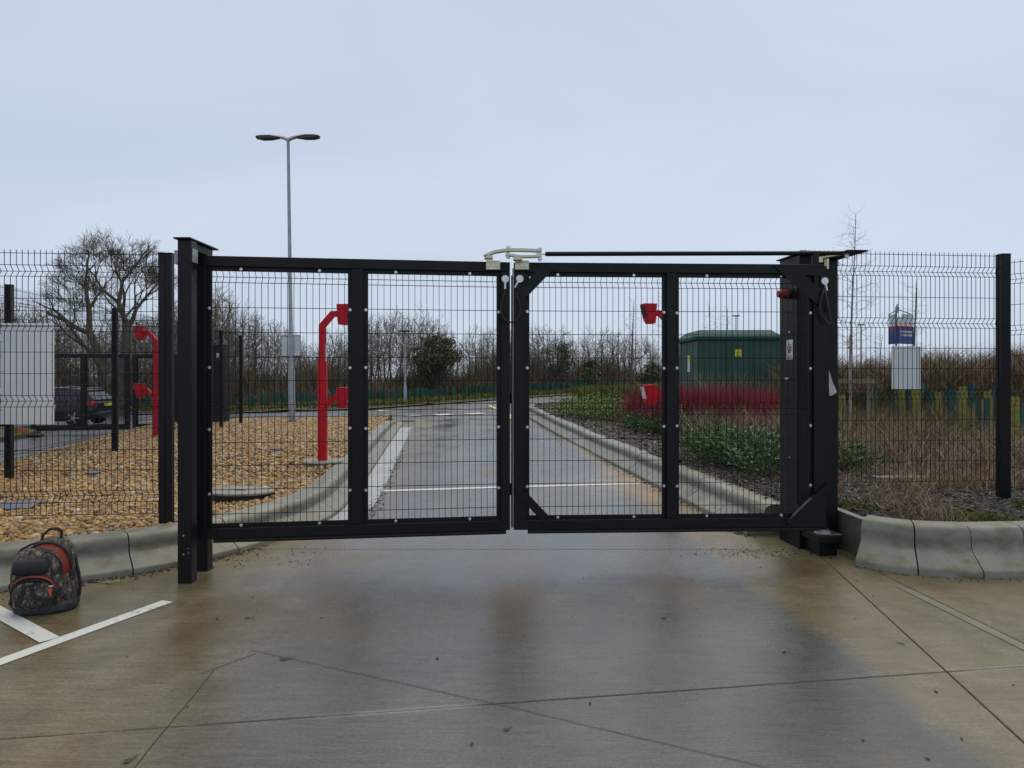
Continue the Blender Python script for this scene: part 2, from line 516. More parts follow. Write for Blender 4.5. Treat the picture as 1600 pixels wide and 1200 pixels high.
OLIVE = island_mat('olive_stem', [(0, (0.075, 0.050, 0.030)), (.5, (0.135, 0.100, 0.056)), (.75, (0.20, 0.175, 0.045)), (1, (0.30, 0.27, 0.07))], .85, .2)
GRASS = island_mat('verge_grass', [(0, (0.050, 0.062, 0.012)), (.4, (0.085, 0.100, 0.018)), (.7, (0.145, 0.140, 0.030)), (1, (0.19, 0.155, 0.07))], .8, .2)
MOSS = island_mat('moss_turf', [(0, (0.040, 0.048, 0.008)), (.5, (0.085, 0.100, 0.014)), (1, (0.125, 0.130, 0.028))], .8, .2)
EVERG = island_mat('evergreen_leaf', [(0, (0.030, 0.044, 0.020)), (.5, (0.070, 0.092, 0.042)), (1, (0.120, 0.138, 0.068))], .65, .3)
SHRUBG = island_mat('shrub_leaf', [(0, (0.042, 0.078, 0.010)), (.5, (0.105, 0.175, 0.024)), (1, (0.185, 0.250, 0.040))], .5, .4)
SHRUBB = island_mat('blue_green_leaf', [(0, (0.020, 0.050, 0.012)), (.5, (0.054, 0.112, 0.030)), (1, (0.115, 0.180, 0.066))], .5, .4)
GUARDG = mat('dark_green_shelter', (0.008, 0.066, 0.046), .55, 0, .25, 6)
GUARDY = mat('moss_green_shelter', (0.165, 0.165, 0.018), .65, 0, .3, 8, c2=(0.25, 0.235, 0.04))
COVER = mat('worn_cover_concrete', (0.20, 0.185, 0.16), .6, 0, .2, 9, bmp=.15, bs=90)
SLATE = mat('blue_slate', (0.095, 0.11, 0.155), .4, 0, .15, 9)
DIRT = island_mat('wet_leaf_dirt', [(0, (0.008, 0.007, 0.006)), (.6, (0.025, 0.019, 0.013)), (.9, (0.065, 0.042, 0.02)), (1, (0.13, 0.10, 0.05))], .55)
DARKGAP = mat('joint_sealant', (0.020, 0.019, 0.018), .6)
def paint_mat(name, c, wear):
    m, nt, b = principled(name)
    v = coord(nt)
    f = noise(nt, v, 34, 5, .7)
    g = noise(nt, v, 3, 4, .6)
    w = ramp_out(nt, math_n(nt, 'ADD', math_n(nt, 'MULTIPLY', f, .65), math_n(nt, 'MULTIPLY', g, .35)), wear, wear + .08)
    nt.links.new(mixc(nt, w, c, (0.12, 0.115, 0.105)), b.inputs['Base Color'])
    b.inputs['Roughness'].default_value = .5
    return m
PAINT_W = paint_mat('white_road_paint', (0.56, 0.57, 0.53), .56)
PAINT_Y = paint_mat('yellow_road_paint', (0.62, 0.55, 0.12), .62)

# ------------------------------------------------------------------ ground, roads, slabs
def drape(poly, z, step):
    """a polygon cut into a grid and laid on the terrain"""
    bm = bmesh.new()
    vs = [bm.verts.new((p[0], p[1], 0)) for p in poly]
    bm.faces.new(vs)
    xs, ys = [p[0] for p in poly], [p[1] for p in poly]
    for ax, lo, hi in ((0, min(xs), max(xs)), (1, min(ys), max(ys))):
        c = lo + step
        while c < hi - 1e-3:
            no = (1, 0, 0) if ax == 0 else (0, 1, 0)
            co = (c, 0, 0) if ax == 0 else (0, c, 0)
            bmesh.ops.bisect_plane(bm, geom=bm.verts[:] + bm.edges[:] + bm.faces[:], plane_co=co, plane_no=no)
            c += step
    for v in bm.verts:
        v.co.z = gz(v.co.x, v.co.y) + z
    bmesh.ops.recalc_face_normals(bm, faces=bm.faces[:])
    for f in bm.faces:
        if f.normal.z < 0: f.normal_flip()
    return bm
def sheet(name, poly, z, m, step=3.0, parent=None, kind='structure', skirt=0.0):
    bm = drape(poly, z, step)
    if skirt:
        be = [e for e in bm.edges if len(e.link_faces) == 1]
        r = bmesh.ops.extrude_edge_only(bm, edges=be)
        for v in [g for g in r['geom'] if isinstance(g, bmesh.types.BMVert)]:
            v.co.z -= skirt
    me = bpy.data.meshes.new(name)
    bm.to_mesh(me)
    bm.free()
    o = link(name, me, m, parent)
    if kind: o['kind'] = kind
    return o
sheet('ground', [(-260, -40), (260, -40), (260, 600), (-260, 600)], -0.09, GROUND, 8.0)

# exit lane, junction and far road: one asphalt sheet; verge and islands lie on it
far_edge = [G(-260, 655), G(0, 651), G(170, 647.5), G(354, 645.5), G(576, 639), G(700, 630), G(825, 621), G(900, 616.5), G(1010, 612)]
road_poly = [(-45, 8), (-4.5, 8)] + [(-4.0, 20), (3, 20), (30, 27), (34, 56)]
fe2 = [(p.x, p.y) for p in far_edge][::-1]
road_poly += [(fe2[0][0] + 14, fe2[0][1] + 9)] + fe2 + [(-45, fe2[-1][1] - 3)]
sheet('road', road_poly, -0.015, ASPH, 3.0)

# concrete: slabs with open joints
def clip(poly, a, b):                    # keeps the side left of a->b
    out = []
    nx, ny = -(b[1] - a[1]), b[0] - a[0]
    s = lambda p: (p[0] - a[0]) * nx + (p[1] - a[1]) * ny
    for i, p in enumerate(poly):
        q = poly[(i + 1) % len(poly)]
        sp_, sq = s(p), s(q)
        if sp_ >= 0: out.append(p)
        if (sp_ > 0) != (sq > 0) and abs(sp_ - sq) > 1e-9:
            t = sp_ / (sp_ - sq)
            out.append((p[0] + (q[0] - p[0]) * t, p[1] + (q[1] - p[1]) * t))
    return out
def inset(poly, g):
    for i in range(len(poly)):
        pass
    out = poly
    n = len(poly)
    for i in range(n):
        a, b = poly[i], poly[(i + 1) % n]
        dx, dy = b[0] - a[0], b[1] - a[1]
        l = math.hypot(dx, dy)
        if l < 1e-6: continue
        ox, oy = -dy / l * g, dx / l * g
        out = clip(out, (a[0] + ox, a[1] + oy), (b[0] + ox, b[1] + oy))
    return out
def split_all(polys, a, b, cond=None):
    res = []
    for p in polys:
        cx = sum(q[0] for q in p) / len(p)
        cy = sum(q[1] for q in p) / len(p)
        if cond and not cond(cx, cy):
            res.append(p); continue
        for q in (clip(p, a, b), clip(p, b, a)):
            if len(q) > 2: res.append(q)
    return res
slabs = [[(-9, -6), (9, -6), (9, 6.5), (-9, 6.5)]]
g1, g2 = G(250, 1137), G(1375, 1057)
slabs = split_all(slabs, g1, g2)
r1, r2 = G(1300, 885), G(1600, 1160)
slabs = split_all(slabs, r2, r1)
q1, q2 = G(1415, 915), G(1600, 1005)
slabs = split_all(slabs, q2, q1, lambda x, y: x > 2.6)
e1, e2 = G(1415, 917), G(1560, 904)
slabs = split_all(slabs, e1, e2, lambda x, y: x > 3.0 and y > 3.5)
slabs = split_all(slabs, (-6.2, -6), (-6.1, 6.5), lambda x, y: x < 2)
lane0 = lambda y: (-2.05 - .1065 * (y - 8.5)) - .12
lane1 = lambda y: (2.26 - .1016 * (y - 7.93)) + .12
ys_ = [6.5, 12.6, 18.7, 25.2]
for i in range(3):
    a, b = ys_[i], ys_[i + 1]
    xl_a = -3.2 if i == 0 else lane0(a)
    xr_a = 3.0 if i == 0 else lane1(a)
    slabs.append([(xl_a, a), (xr_a, a + (.0 if i == 0 else .0)), (lane1(b), b), (lane0(b), b)])
apron = bpy.data.objects.new('concrete_apron', None)
COL.objects.link(apron)
apron['kind'] = 'structure'
for p in slabs:
    q = inset(p, 0.004)
    if len(q) < 3: continue
    mb = MB()
    n = len(q)
    c = 0.004
    q2_ = inset(q, c)
    if len(q2_) != n:
        mb.prism(q, -0.08, 0.0)
    else:
        # top with a slightly worn arris
        top = [(x, y, 0.0) for x, y in q2_]
        mid_ = [(x, y, -0.004) for x, y in q]
        bot = [(x, y, -0.08) for x, y in q]
        mb.loft([bot, mid_, top])
    mb2 = mb.mesh('concrete_slab')
    bm = bmesh.new(); bm.from_mesh(mb2)
    for v in bm.verts: v.co.z += gz(v.co.x, v.co.y)
    bm.to_mesh(mb2); bm.free()
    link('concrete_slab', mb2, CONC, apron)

def ribbon(mb, pts, w, z=0.003, th=None):
    """flat band along ground points"""
    n = len(pts)
    L_, R_ = [], []
    for i in range(n):
        a = pts[max(0, i - 1)]; b = pts[min(n - 1, i + 1)]
        dx, dy = b[0] - a[0], b[1] - a[1]
        l = math.hypot(dx, dy) or 1
        ox, oy = -dy / l * w / 2, dx / l * w / 2
        p = pts[i]
        L_.append((p[0] + ox, p[1] + oy, gz(p[0] + ox, p[1] + oy) + z))
        R_.append((p[0] - ox, p[1] - oy, gz(p[0] - ox, p[1] - oy) + z))
    fs = [(n + i, n + i + 1, i + 1, i) for i in range(n - 1)]
    mb.add(L_ + R_, fs)
    return mb
def jitter_line(a, b, n, amp):
    out = []
    for i in range(n + 1):
        t = i / n
        k = amp if 0 < i < n else 0
        out.append((a[0] + (b[0] - a[0]) * t + random.uniform(-k, k), a[1] + (b[1] - a[1]) * t + random.uniform(-k, k)))
    return out
cut = MB()
ribbon(cut, jitter_line(G(195, 1218), G(335, 1047), 14, .0025), .0055, .002)
ribbon(cut, jitter_line(G(315, 1053), G(400, 1021), 8, .002), .005, .0025)
ribbon(cut, jitter_line(G(392, 1016), G(765, 1098), 18, .003), .0042, .003)
ribbon(cut, jitter_line(G(765, 1098), G(1225, 1206), 18, .003), .0042, .003)
o = cut.build('sawn_groove', DARKGAP, apron)
CHAN0 = mat('mortar_fillet', (0.145, 0.133, 0.098), .45, 0, .2, 5, bmp=.2, bs=90)
mb = ribbon(MB(), [(q1[0] - .055, q1[1] - .03), (q2[0] - .055, q2[1]), (q2[0] - .055 + (q2[0] - q1[0]) * .5, q2[1] + (q2[1] - q1[1]) * .5)], .07, .0032)
mb.build('mortar_fillet', CHAN0, apron)

# road paint ---------------------------------------------------------------------------
def paint(name, pts, w, m, z, parent=None, label=None, cat=None, group=None):
    mb = ribbon(MB(), pts, w, z)
    o = mb.build(name, m, parent)
    if parent is None:
        tag(o, label, cat, group, 'structure')
    return o
bay = bpy.data.objects.new('bay_marking', None); COL.objects.link(bay); bay['kind'] = 'structure'
paint('painted_line', [G(262, 940)[:2], G(110, 995)[:2], G(-30, 1046)[:2]], .10, PAINT_W, .004, bay)
paint('painted_line', [G(78, 1001)[:2], G(-60, 926)[:2]], .11, PAINT_W, .006, bay)
stop = bpy.data.objects.new('lane_marking', None); COL.objects.link(stop); stop['kind'] = 'structure'
paint('painted_line', [G(572, 768)[:2], G(800, 761)[:2], G(1000, 755.5)[:2]], .13, PAINT_W, .004, stop)
gw = bpy.data.objects.new('give_way_marking', None); COL.objects.link(gw); gw['kind'] = 'structure'
for a, b in (((592, 651.0), (606, 650.4)), ((632, 650.2), (657, 648.8)), ((681, 648.2), (705, 646.9)), ((730, 646.8), (755, 645.4)), ((590, 641.5), (612, 640.6))):
    paint('painted_dash', [G(*a)[:2], G(*b)[:2]], .85, PAINT_W, .004, gw)
yl = bpy.data.objects.new('yellow_marking', None); COL.objects.link(yl); yl['kind'] = 'structure'
paint('painted_line', [G(765, 634)[:2], G(776, 639)[:2], G(797, 648)[:2], G(801, 656)[:2]], .16, PAINT_Y, .004, yl)
paint('painted_line', [G(205, 660)[:2], G(250, 658)[:2]], .25, PAINT_W, .004, gw)

# kerbs ---------------------------------------------------------------------------------
def catmull(pts, n=14):
    pts = [Vector((p[0], p[1], 0)) for p in pts]
    ext = [pts[0] * 2 - pts[1]] + pts + [pts[-1] * 2 - pts[-2]]
    out = []
    for i in range(1, len(ext) - 2):
        p0, p1, p2, p3 = ext[i - 1:i + 3]
        for k in range(n):
            t = k / n
            out.append(.5 * ((2 * p1) + (p2 - p0) * t + (2 * p0 - 5 * p1 + 4 * p2 - p3) * t * t + (3 * p1 - p0 - 3 * p2 + p3) * t ** 3))
    out.append(pts[-1])
    return out
def arc(pts):
    s = [0.0]
    for a, b in zip(pts, pts[1:]): s.append(s[-1] + (b - a).length)
    return s
def at(pts, s, q):
    if q <= 0: q = 1e-6
    for i in range(len(s) - 1):
        if q <= s[i + 1] + 1e-9:
            t = (q - s[i]) / max(1e-9, s[i + 1] - s[i])
            return pts[i].lerp(pts[i + 1], t), (pts[i + 1] - pts[i]).normalized()
    return pts[-1].copy(), (pts[-1] - pts[-2]).normalized()
PROF = [(0, -.04), (0, .034), (.006, .044), (.018, .052), (.140, .128), (.160, .143), (.170, .160), (.173, .185), (.173, .212), (.178, .236), (.190, .259), (.208, .275), (.232, .285), (.258, .288), (.40, .288), (.40, -.04)]
def kerb(path, side, unit, hs, wmul=1.0, h_end=None, steps=4, label=None):
    root = bpy.data.objects.new('kerb', None)
    COL.objects.link(root)
    root['kind'] = 'structure'
    pts = catmull(path)
    s = arc(pts)
    n = max(1, round(s[-1] / unit))
    for i in range(n):
        a, b = s[-1] * i / n + .0055, s[-1] * (i + 1) / n - .0055
        rings = []
        dz = random.uniform(-.003, .003)
        for k in range(steps + 1):
            q = a + (b - a) * k / steps
            p, t = at(pts, s, q)
            nrm = Vector((-t.y, t.x, 0)) * side
            h = hs
            if h_end is not None:
                h = hs * (1 - (1 - h_end) * sstep(.78, 1.0, q / s[-1]))
            ring = []
            for (u, z) in PROF:
                w = p + nrm * u * wmul
                zz = z * h if z > 0 else z
                ring.append((w.x, w.y, gz(w.x, w.y) + zz + (dz if z > .1 else 0)))
            rings.append(ring)
        MB().loft(rings).build('kerb_stone', KERB, root, smooth=38)
    return root, pts
# left island edge: front foot of the kerb
left_in = [(-5.6, 4.75), (-4.6, 5.22), (-3.98, 5.54), (-3.6, 5.76), (-3.25, 6.0), (-2.97, 6.29), (-2.72, 6.70), (-2.49, 7.38), (-2.40, 8.46), (-2.73, 11.9), (-3.1, 15.3), (-3.77, 21.5), (-4.1, 24.2)]
li = catmull(left_in)
lf = []
for i, p in enumerate(li):
    t = (li[min(i + 1, len(li) - 1)] - li[max(i - 1, 0)]).normalized()
    lf.append(p + Vector((t.y, -t.x, 0)) * .39)
kl, lpts = kerb([p for p in lf[::7]] + [lf[-1]], 1, .915, 1.0, 1.0, .12)
right_f = [(2.33, 7.05), (2.26, 7.93), (1.85, 12.0), (1.44, 16.0), (1.03, 20.0), (.62, 24.5), (.45, 27.0), (1.0, 30.0), (4, 32.0)]
kr, rpts = kerb(right_f, -1, .915, 1.05, 1.05, .10)
entry_f = [(2.86, 5.93), (3.15, 5.68), (3.62, 5.56), (4.15, 5.58), (4.8, 5.68), (5.8, 5.9), (7.4, 6.2)]
ke, epts = kerb(entry_f, 1, .46, 1.29, .95)

# concrete edging board between the drive column and the kerb end
mb = MB()
mb.prism([(3.03, 6.84), (3.10, 6.86), (3.13, 6.02), (3.06, 6.0)], -.03, .335)
o = mb.build('edging_board', KERB, None)
tag(o, 'low flat concrete edging board between the gate drive column and the curved kerb', 'edging')

# channel strips beside the kerbs
def channel(name, path, w, m):
    mb = ribbon(MB(), path, w, .005)
    o = mb.build(name, m, None)
    o['kind'] = 'structure'
    return o
CHAN = mat('channel_concrete', (0.33, 0.345, 0.35), .35, 0, .14, 3, bmp=.1, bs=80)
lch = [p for p in lpts if p.y > 7.25 and p.y < 21.5]
lch2 = []
for i, p in enumerate(lch):
    t = (lch[min(i + 1, len(lch) - 1)] - lch[max(i - 1, 0)]).normalized()
    lch2.append(p + Vector((t.y, -t.x, 0)) * .17)
channel('drainage_channel', [(p.x, p.y) for p in lch2], .33, CHAN)

# islands ------------------------------------------------------------------------------
GH = .265
isl = [(p.x, p.y) for p in li if p.x < -2.0][::3]
gravel_poly = isl + [(-4.05, 24.0), (-10.6, 22.3), (-10.0, 19.9), (-7.65, 10.6), (-6.6, 6.0), (-6.4, 4.3)]
sheet('gravel_bed', gravel_poly, GH - .03, SAND, 3.0, skirt=.4)
PH = .30
ri = []
for i, p in enumerate(rpts):
    t = (rpts[min(i + 1, len(rpts) - 1)] - rpts[max(i - 1, 0)]).normalized()
    ri.append(p + Vector((t.y, -t.x, 0)) * .36)
ri = [(p.x, p.y) for p in ri if p.y < 29.0 and p.y > 7.0][::4]
ei = []
for i, p in enumerate(epts):
    t = (epts[min(i + 1, len(epts) - 1)] - epts[max(i - 1, 0)]).normalized()
    ei.append(p + Vector((-t.y, t.x, 0)) * .30)
ei = [(p.x, p.y) for p in ei][::5]
plant_poly = ri[::-1] + [(2.62, 6.95), (3.06, 6.9)] + ei + [(9, 7.2), (26, 12), (30, 28), (8, 33), (3, 31.5)]
sheet('planting_bed', plant_poly, PH, SOIL, 2.0, skirt=.4)
# verges
ver = [(p.x, p.y) for p in far_edge]
verge_poly = ver + [(60, 80), (60, 120), (-60, 120), (-60, ver[0][1])]
sheet('far_verge', verge_poly, .10, VERGE, 4.0, skirt=.25)
fk = ribbon(MB(), [(p.x, p.y - .25) for p in far_edge], .55, .06)
o = fk.build('far_kerb', KERB); o['kind'] = 'structure'
lv = [G(-90, 695), G(0, 690), G(40, 683), G(64, 678), G(60, 674), G(-60, 671), G(-200, 671)]
sheet('exit_lane_verge', [(p.x, p.y) for p in lv][::1], .10, VERGE, 3.0, skirt=.2)

# ------------------------------------------------------------------ scatter helpers
def in_poly(x, y, poly):
    inside = np.zeros(len(x), bool)
    n = len(poly)
    j = n - 1
    for i in range(n):
        xi, yi = poly[i]; xj, yj = poly[j]
        c = ((yi > y) != (yj > y)) & (x < (xj - xi) * (y - yi) / (yj - yi + 1e-12) + xi)
        inside ^= c
        j = i
    return inside
def scatter(poly, n, ymin=-99, ymax=999, view=True):
    xs = [p[0] for p in poly]; ys = [p[1] for p in poly]
    x = rng.uniform(min(xs), max(xs), n)
    y = rng.uniform(max(ymin, min(ys)), min(ymax, max(ys)), n)
    k = in_poly(x, y, poly)
    if view:
        k &= np.abs(x) < y * .80 + 1.2
    return x[k], y[k]
def ico():
    bm = bmesh.new()
    bmesh.ops.create_icosphere(bm, subdivisions=1, radius=1)
    bm.verts.index_update()
    v = np.array([v.co[:] for v in bm.verts]); f = np.array([[w.index for w in g.verts] for g in bm.faces])
    bm.free()
    return v, f
OCT = (np.array([(1, 0, 0), (-1, 0, 0), (0, 1, 0), (0, -1, 0), (0, 0, 1), (0, 0, -1)], float),
       np.array([(0, 2, 4), (2, 1, 4), (1, 3, 4), (3, 0, 4), (2, 0, 5), (1, 2, 5), (3, 1, 5), (0, 3, 5)]))
def pieces(base, pos, scale, tilt=.5, rough=.25):
    bv, bf = base
    n = len(pos)
    v = bv[None] * (1 + rng.uniform(-rough, rough, (n, len(bv), 1)))
    v = v * scale[:, None, :]
    a = rng.uniform(0, 2 * math.pi, n); t = rng.normal(0, tilt, n); b2 = rng.uniform(0, 2 * math.pi, n)
    def rot(v, ang, i, j):
        c, s = np.cos(ang)[:, None], np.sin(ang)[:, None]
        w = v.copy()
        w[:, :, i] = v[:, :, i] * c - v[:, :, j] * s
        w[:, :, j] = v[:, :, i] * s + v[:, :, j] * c
        return w
    v = rot(v, a, 0, 1); v = rot(v, t, 1, 2); v = rot(v, b2, 0, 1)
    v += pos[:, None, :]
    f = bf[None] + (np.arange(n) * len(bv))[:, None, None]
    return v.reshape(-1, 3), f.reshape(-1, 3)
def join(parts):
    V, T, b = [], [], 0
    for v, f in parts:
        V.append(v); T.append(f + b); b += len(v)
    return np.concatenate(V), np.concatenate(T)

# gravel -------------------------------------------------------------------------------
ICO = ico()
x, y = scatter(gravel_poly, 84000, 4.5, 9.2)
n = len(x)
sz = rng.lognormal(math.log(.0160), .52, n).clip(.005, .05)
sc = np.stack([sz * rng.uniform(.8, 1.35, n), sz * rng.uniform(.7, 1.1, n), sz * rng.uniform(.45, .75, n)], 1)
A = pieces(ICO, np.stack([x, y, gz_np(x, y) + GH - .022 + rng.uniform(0, .022, n)], 1), sc, .4, .2)
x, y = scatter(gravel_poly, 92000, 9.2, 25)
n = len(x)
sz = rng.lognormal(math.log(.0205), .46, n).clip(.008, .055)
sc = np.stack([sz * 1.2, sz, sz * .62], 1)
B = pieces(OCT, np.stack([x, y, gz_np(x, y) + GH - .022 + rng.uniform(0, .022, n)], 1), sc, .4, .25)
v, f = join([A, B])
o = link('gravel', np_mesh('gravel', v, tris=f), GRAVEL)
tag(o, 'golden brown gravel covering the island', 'gravel', kind='stuff')

# bark mulch ---------------------------------------------------------------------------
x, y = scatter(plant_poly, 125000, 5.4, 12)
n = len(x)
sz = rng.lognormal(math.log(.0135), .5, n).clip(.005, .05)
sc = np.stack([sz * rng.uniform(1, 2.2, n), sz * .7, sz * .25], 1)
A = pieces(OCT, np.stack([x, y, gz_np(x, y) + PH + rng.uniform(0, .02, n)], 1), sc, .5, .25)
x, y = scatter(plant_poly, 26000, 12, 30)
n = len(x)
sz = rng.lognormal(math.log(.035), .4, n).clip(.01, .09)
sc = np.stack([sz * 1.6, sz * .8, sz * .3], 1)
B = pieces(OCT, np.stack([x, y, gz_np(x, y) + PH + rng.uniform(0, .02, n)], 1), sc, .5, .25)
v, f = join([A, B])
o = link('bark_mulch', np_mesh('bark_mulch', v, tris=f), CHIP)
tag(o, 'dark bark mulch spread over the planting bed', 'mulch', kind='stuff')

# stems, grass: thin two-part blades -----------------------------------------------------
def blades(x, y, z, h, w, lean, curl=.3):
    n = len(x)
    a = rng.uniform(0, 2 * math.pi, n)
    f = rng.uniform(0, 2 * math.pi, n)
    dx, dy = np.cos(a) * lean * h, np.sin(a) * lean * h
    wx, wy = np.cos(f) * w / 2, np.sin(f) * w / 2
    p0 = np.stack([x, y, z], 1)
    p1 = p0 + np.stack([dx * .4, dy * .4, h * .55], 1)
    p2 = p0 + np.stack([dx * (1 + curl), dy * (1 + curl), h], 1)
    W_ = np.stack([wx, wy, np.zeros(n)], 1)
    v = np.stack([p0 - W_, p0 + W_, p1 + W_ * .8, p1 - W_ * .8, p2], 1)
    b = np.arange(n) * 5
    q = np.stack([b, b + 1, b + 2, b + 3], 1)
    t = np.stack([b + 3, b + 2, b + 4], 1)
    tri = np.concatenate([np.stack([b, b + 1, b + 2], 1), np.stack([b, b + 2, b + 3], 1), t])
    return v.reshape(-1, 3), tri
def clumpy(poly, n, cl, rad, ymin, ymax, cond=None):
    cx, cy = scatter(poly, cl, ymin, ymax)
    if cond is not None:
        k = cond(cx, cy); cx, cy = cx[k], cy[k]
    i = rng.integers(0, len(cx), n)
    x = cx[i] + rng.normal(0, rad, n); y = cy[i] + rng.normal(0, rad, n)
    k = in_poly(x, y, plant_poly) if poly is plant_poly else np.ones(n, bool)
    return x[k], y[k]

# ------------------------------------------------------------------ segment trees
def seg_mesh(name, segs, n=3):
    s = np.array([(a[0], a[1], a[2], b[0], b[1], b[2], r0, r1) for a, b, r0, r1 in segs])
    p0, p1, r0, r1 = s[:, :3], s[:, 3:6], s[:, 6], s[:, 7]
    t = p1 - p0
    t /= np.linalg.norm(t, axis=1, keepdims=True) + 1e-9
    up = np.where(np.abs(t[:, 2:3]) < .9, np.array([[0, 0, 1.]]), np.array([[0, 1., 0]]))
    a = np.cross(t, up); a /= np.linalg.norm(a, axis=1, keepdims=True) + 1e-9
    b = np.cross(a, t)
    ring0, ring1 = [], []
    for k in range(n):
        th = 2 * math.pi * k / n
        o = a * math.cos(th) + b * math.sin(th)
        ring0.append(p0 + o * r0[:, None]); ring1.append(p1 + o * r1[:, None])
    v = np.stack(ring0 + ring1, 1)
    base = np.arange(len(s)) * 2 * n
    q = np.concatenate([np.stack([base + k, base + (k + 1) % n, base + n + (k + 1) % n, base + n + k], 1) for k in range(n)])
    me = np_mesh(name, v.reshape(-1, 3), quads=q)
    me.polygons.foreach_set('use_smooth', [True] * len(me.polygons))
    return me
def rand_perp(d, R):
    v = Vector((R.gauss(0, 1), R.gauss(0, 1), R.gauss(0, 1)))
    v -= d * v.dot(d)
    return v.normalized()
def grow(R, segs, p, d, L, r, lv, C):
    """C: dict(max, kids, ang, ratio, up, wander, taper, rmin, steps)"""
    st = C['steps'][min(lv, len(C['steps']) - 1)]
    ln = L / st
    r0 = r
    kids = C['kids'][min(lv, len(C['kids']) - 1)]
    for i in range(st):
        d = (d + rand_perp(d, R) * C['wander'] * R.uniform(.3, 1) + Vector((0, 0, C['up'][min(lv, len(C['up']) - 1)]))).normalized()
        q = p + d * ln
        t = (i + 1) / st
        r1 = max(C['rmin'], r * (1 - (1 - C['taper']) * t))
        segs.append((p[:], q[:], r0, r1))
        p, r0 = q, r1
        if lv < C['max'] and t > C['bare'][min(lv, len(C['bare']) - 1)]:
            m = kids / st
            m = int(m) + (R.random() < m - int(m))
            for _ in range(m):
                an = math.radians(R.uniform(*C['ang']))
                cd = (d * math.cos(an) + rand_perp(d, R) * math.sin(an)).normalized()
                k = C['ratio'] * R.uniform(.7, 1.2) * (1.15 - .5 * t)
                grow(R, segs, p.copy(), cd, L * k, max(C['rmin'], r1 * .62), lv + 1, C)
def plain_tree(name, trunk_segs, crown_segs, m, label, cat, loc, group=None, m2=None):
    t = thing(name, label, cat, loc, 0, group)
    link('trunk', seg_mesh('trunk', trunk_segs, 7), m, t)
    link('crown', seg_mesh('crown', crown_segs, 3), m2 or m, t)
    return t

from mathutils.kdtree import KDTree
def colonize(R, att, chains, step, infl, kill, iters, trop=0.0, tip=.007, expo=2.3, twigs=(1, .3), up=.3, jit=.12):
    """branches that grow toward points spread through the crown"""
    nodes, par = [], []
    for ch in chains:
        prev = -1
        for p in ch:
            nodes.append(Vector(p)); par.append(prev); prev = len(nodes) - 1
    att = [Vector(a) for a in att]
    for it in range(iters):
        if not att: break
        kd = KDTree(len(nodes))
        for i, p in enumerate(nodes): kd.insert(p, i)
        kd.balance()
        acc = {}
        for a in att:
            co, i, dist = kd.find(a)
            if dist < infl:
                acc.setdefault(i, Vector((0, 0, 0)))
                acc[i] += (a - co).normalized()
        if not acc: break
        new = []
        for i, d in acc.items():
            if d.length < 1e-4: continue
            d = (d.normalized() + Vector((R.gauss(0, jit), R.gauss(0, jit), R.gauss(0, jit) + trop))).normalized()
            q = nodes[i] + d * step
            new.append((q, i))
        if not new: break
        k2 = KDTree(len(new))
        for n_, (q, i) in enumerate(new):
            nodes.append(q); par.append(i); k2.insert(q, n_)
        k2.balance()
        att = [a for a in att if k2.find(a)[2] > kill]
    rad = [0.0] * len(nodes)
    kids = [0] * len(nodes)
    for i in range(len(nodes) - 1, -1, -1):
        r = tip if rad[i] == 0 else rad[i] ** (1 / expo)
        rad[i] = r
        if par[i] >= 0:
            rad[par[i]] += r ** expo; kids[par[i]] += 1
    segs = []
    for i in range(len(nodes)):
        if par[i] >= 0:
            segs.append((nodes[par[i]][:], nodes[i][:], min(rad[par[i]], rad[i] * 1.5), rad[i]))
            if rad[i] < tip * 3.2:
                d0 = (nodes[i] - nodes[par[i]]).normalized()
                m = int(twigs[0]) + (R.random() < twigs[0] - int(twigs[0]))
                for _ in range(m + (kids[i] == 0)):
                    d = (d0 + Vector((R.gauss(0, .55), R.gauss(0, .55), R.gauss(0, .45) + up))).normalized()
                    L = twigs[1] * R.uniform(.5, 1.3)
                    a = nodes[i]; b = a + d * L * .5
                    d2 = (d + Vector((R.gauss(0, .25), R.gauss(0, .25), R.gauss(0, .2) + up * .3))).normalized()
                    c = b + d2 * L * .5
                    segs.append((a[:], b[:], tip * .85, tip * .65)); segs.append((b[:], c[:], tip * .65, tip * .4))
                    d3 = (d + Vector((R.gauss(0, .6), R.gauss(0, .6), R.gauss(0, .4)))).normalized()
                    segs.append((b[:], (b + d3 * L * .4)[:], tip * .55, tip * .4))
    return segs
def crown_points(R, n, shape, shell=.5):
    out = []
    while len(out) < n:
        u = Vector((R.uniform(-1, 1), R.uniform(-1, 1), R.uniform(-1, 1)))
        if u.length > 1 or (u.length < shell and R.random() < .6): continue
        p = shape(u)
        if p is not None: out.append(p)
    return out
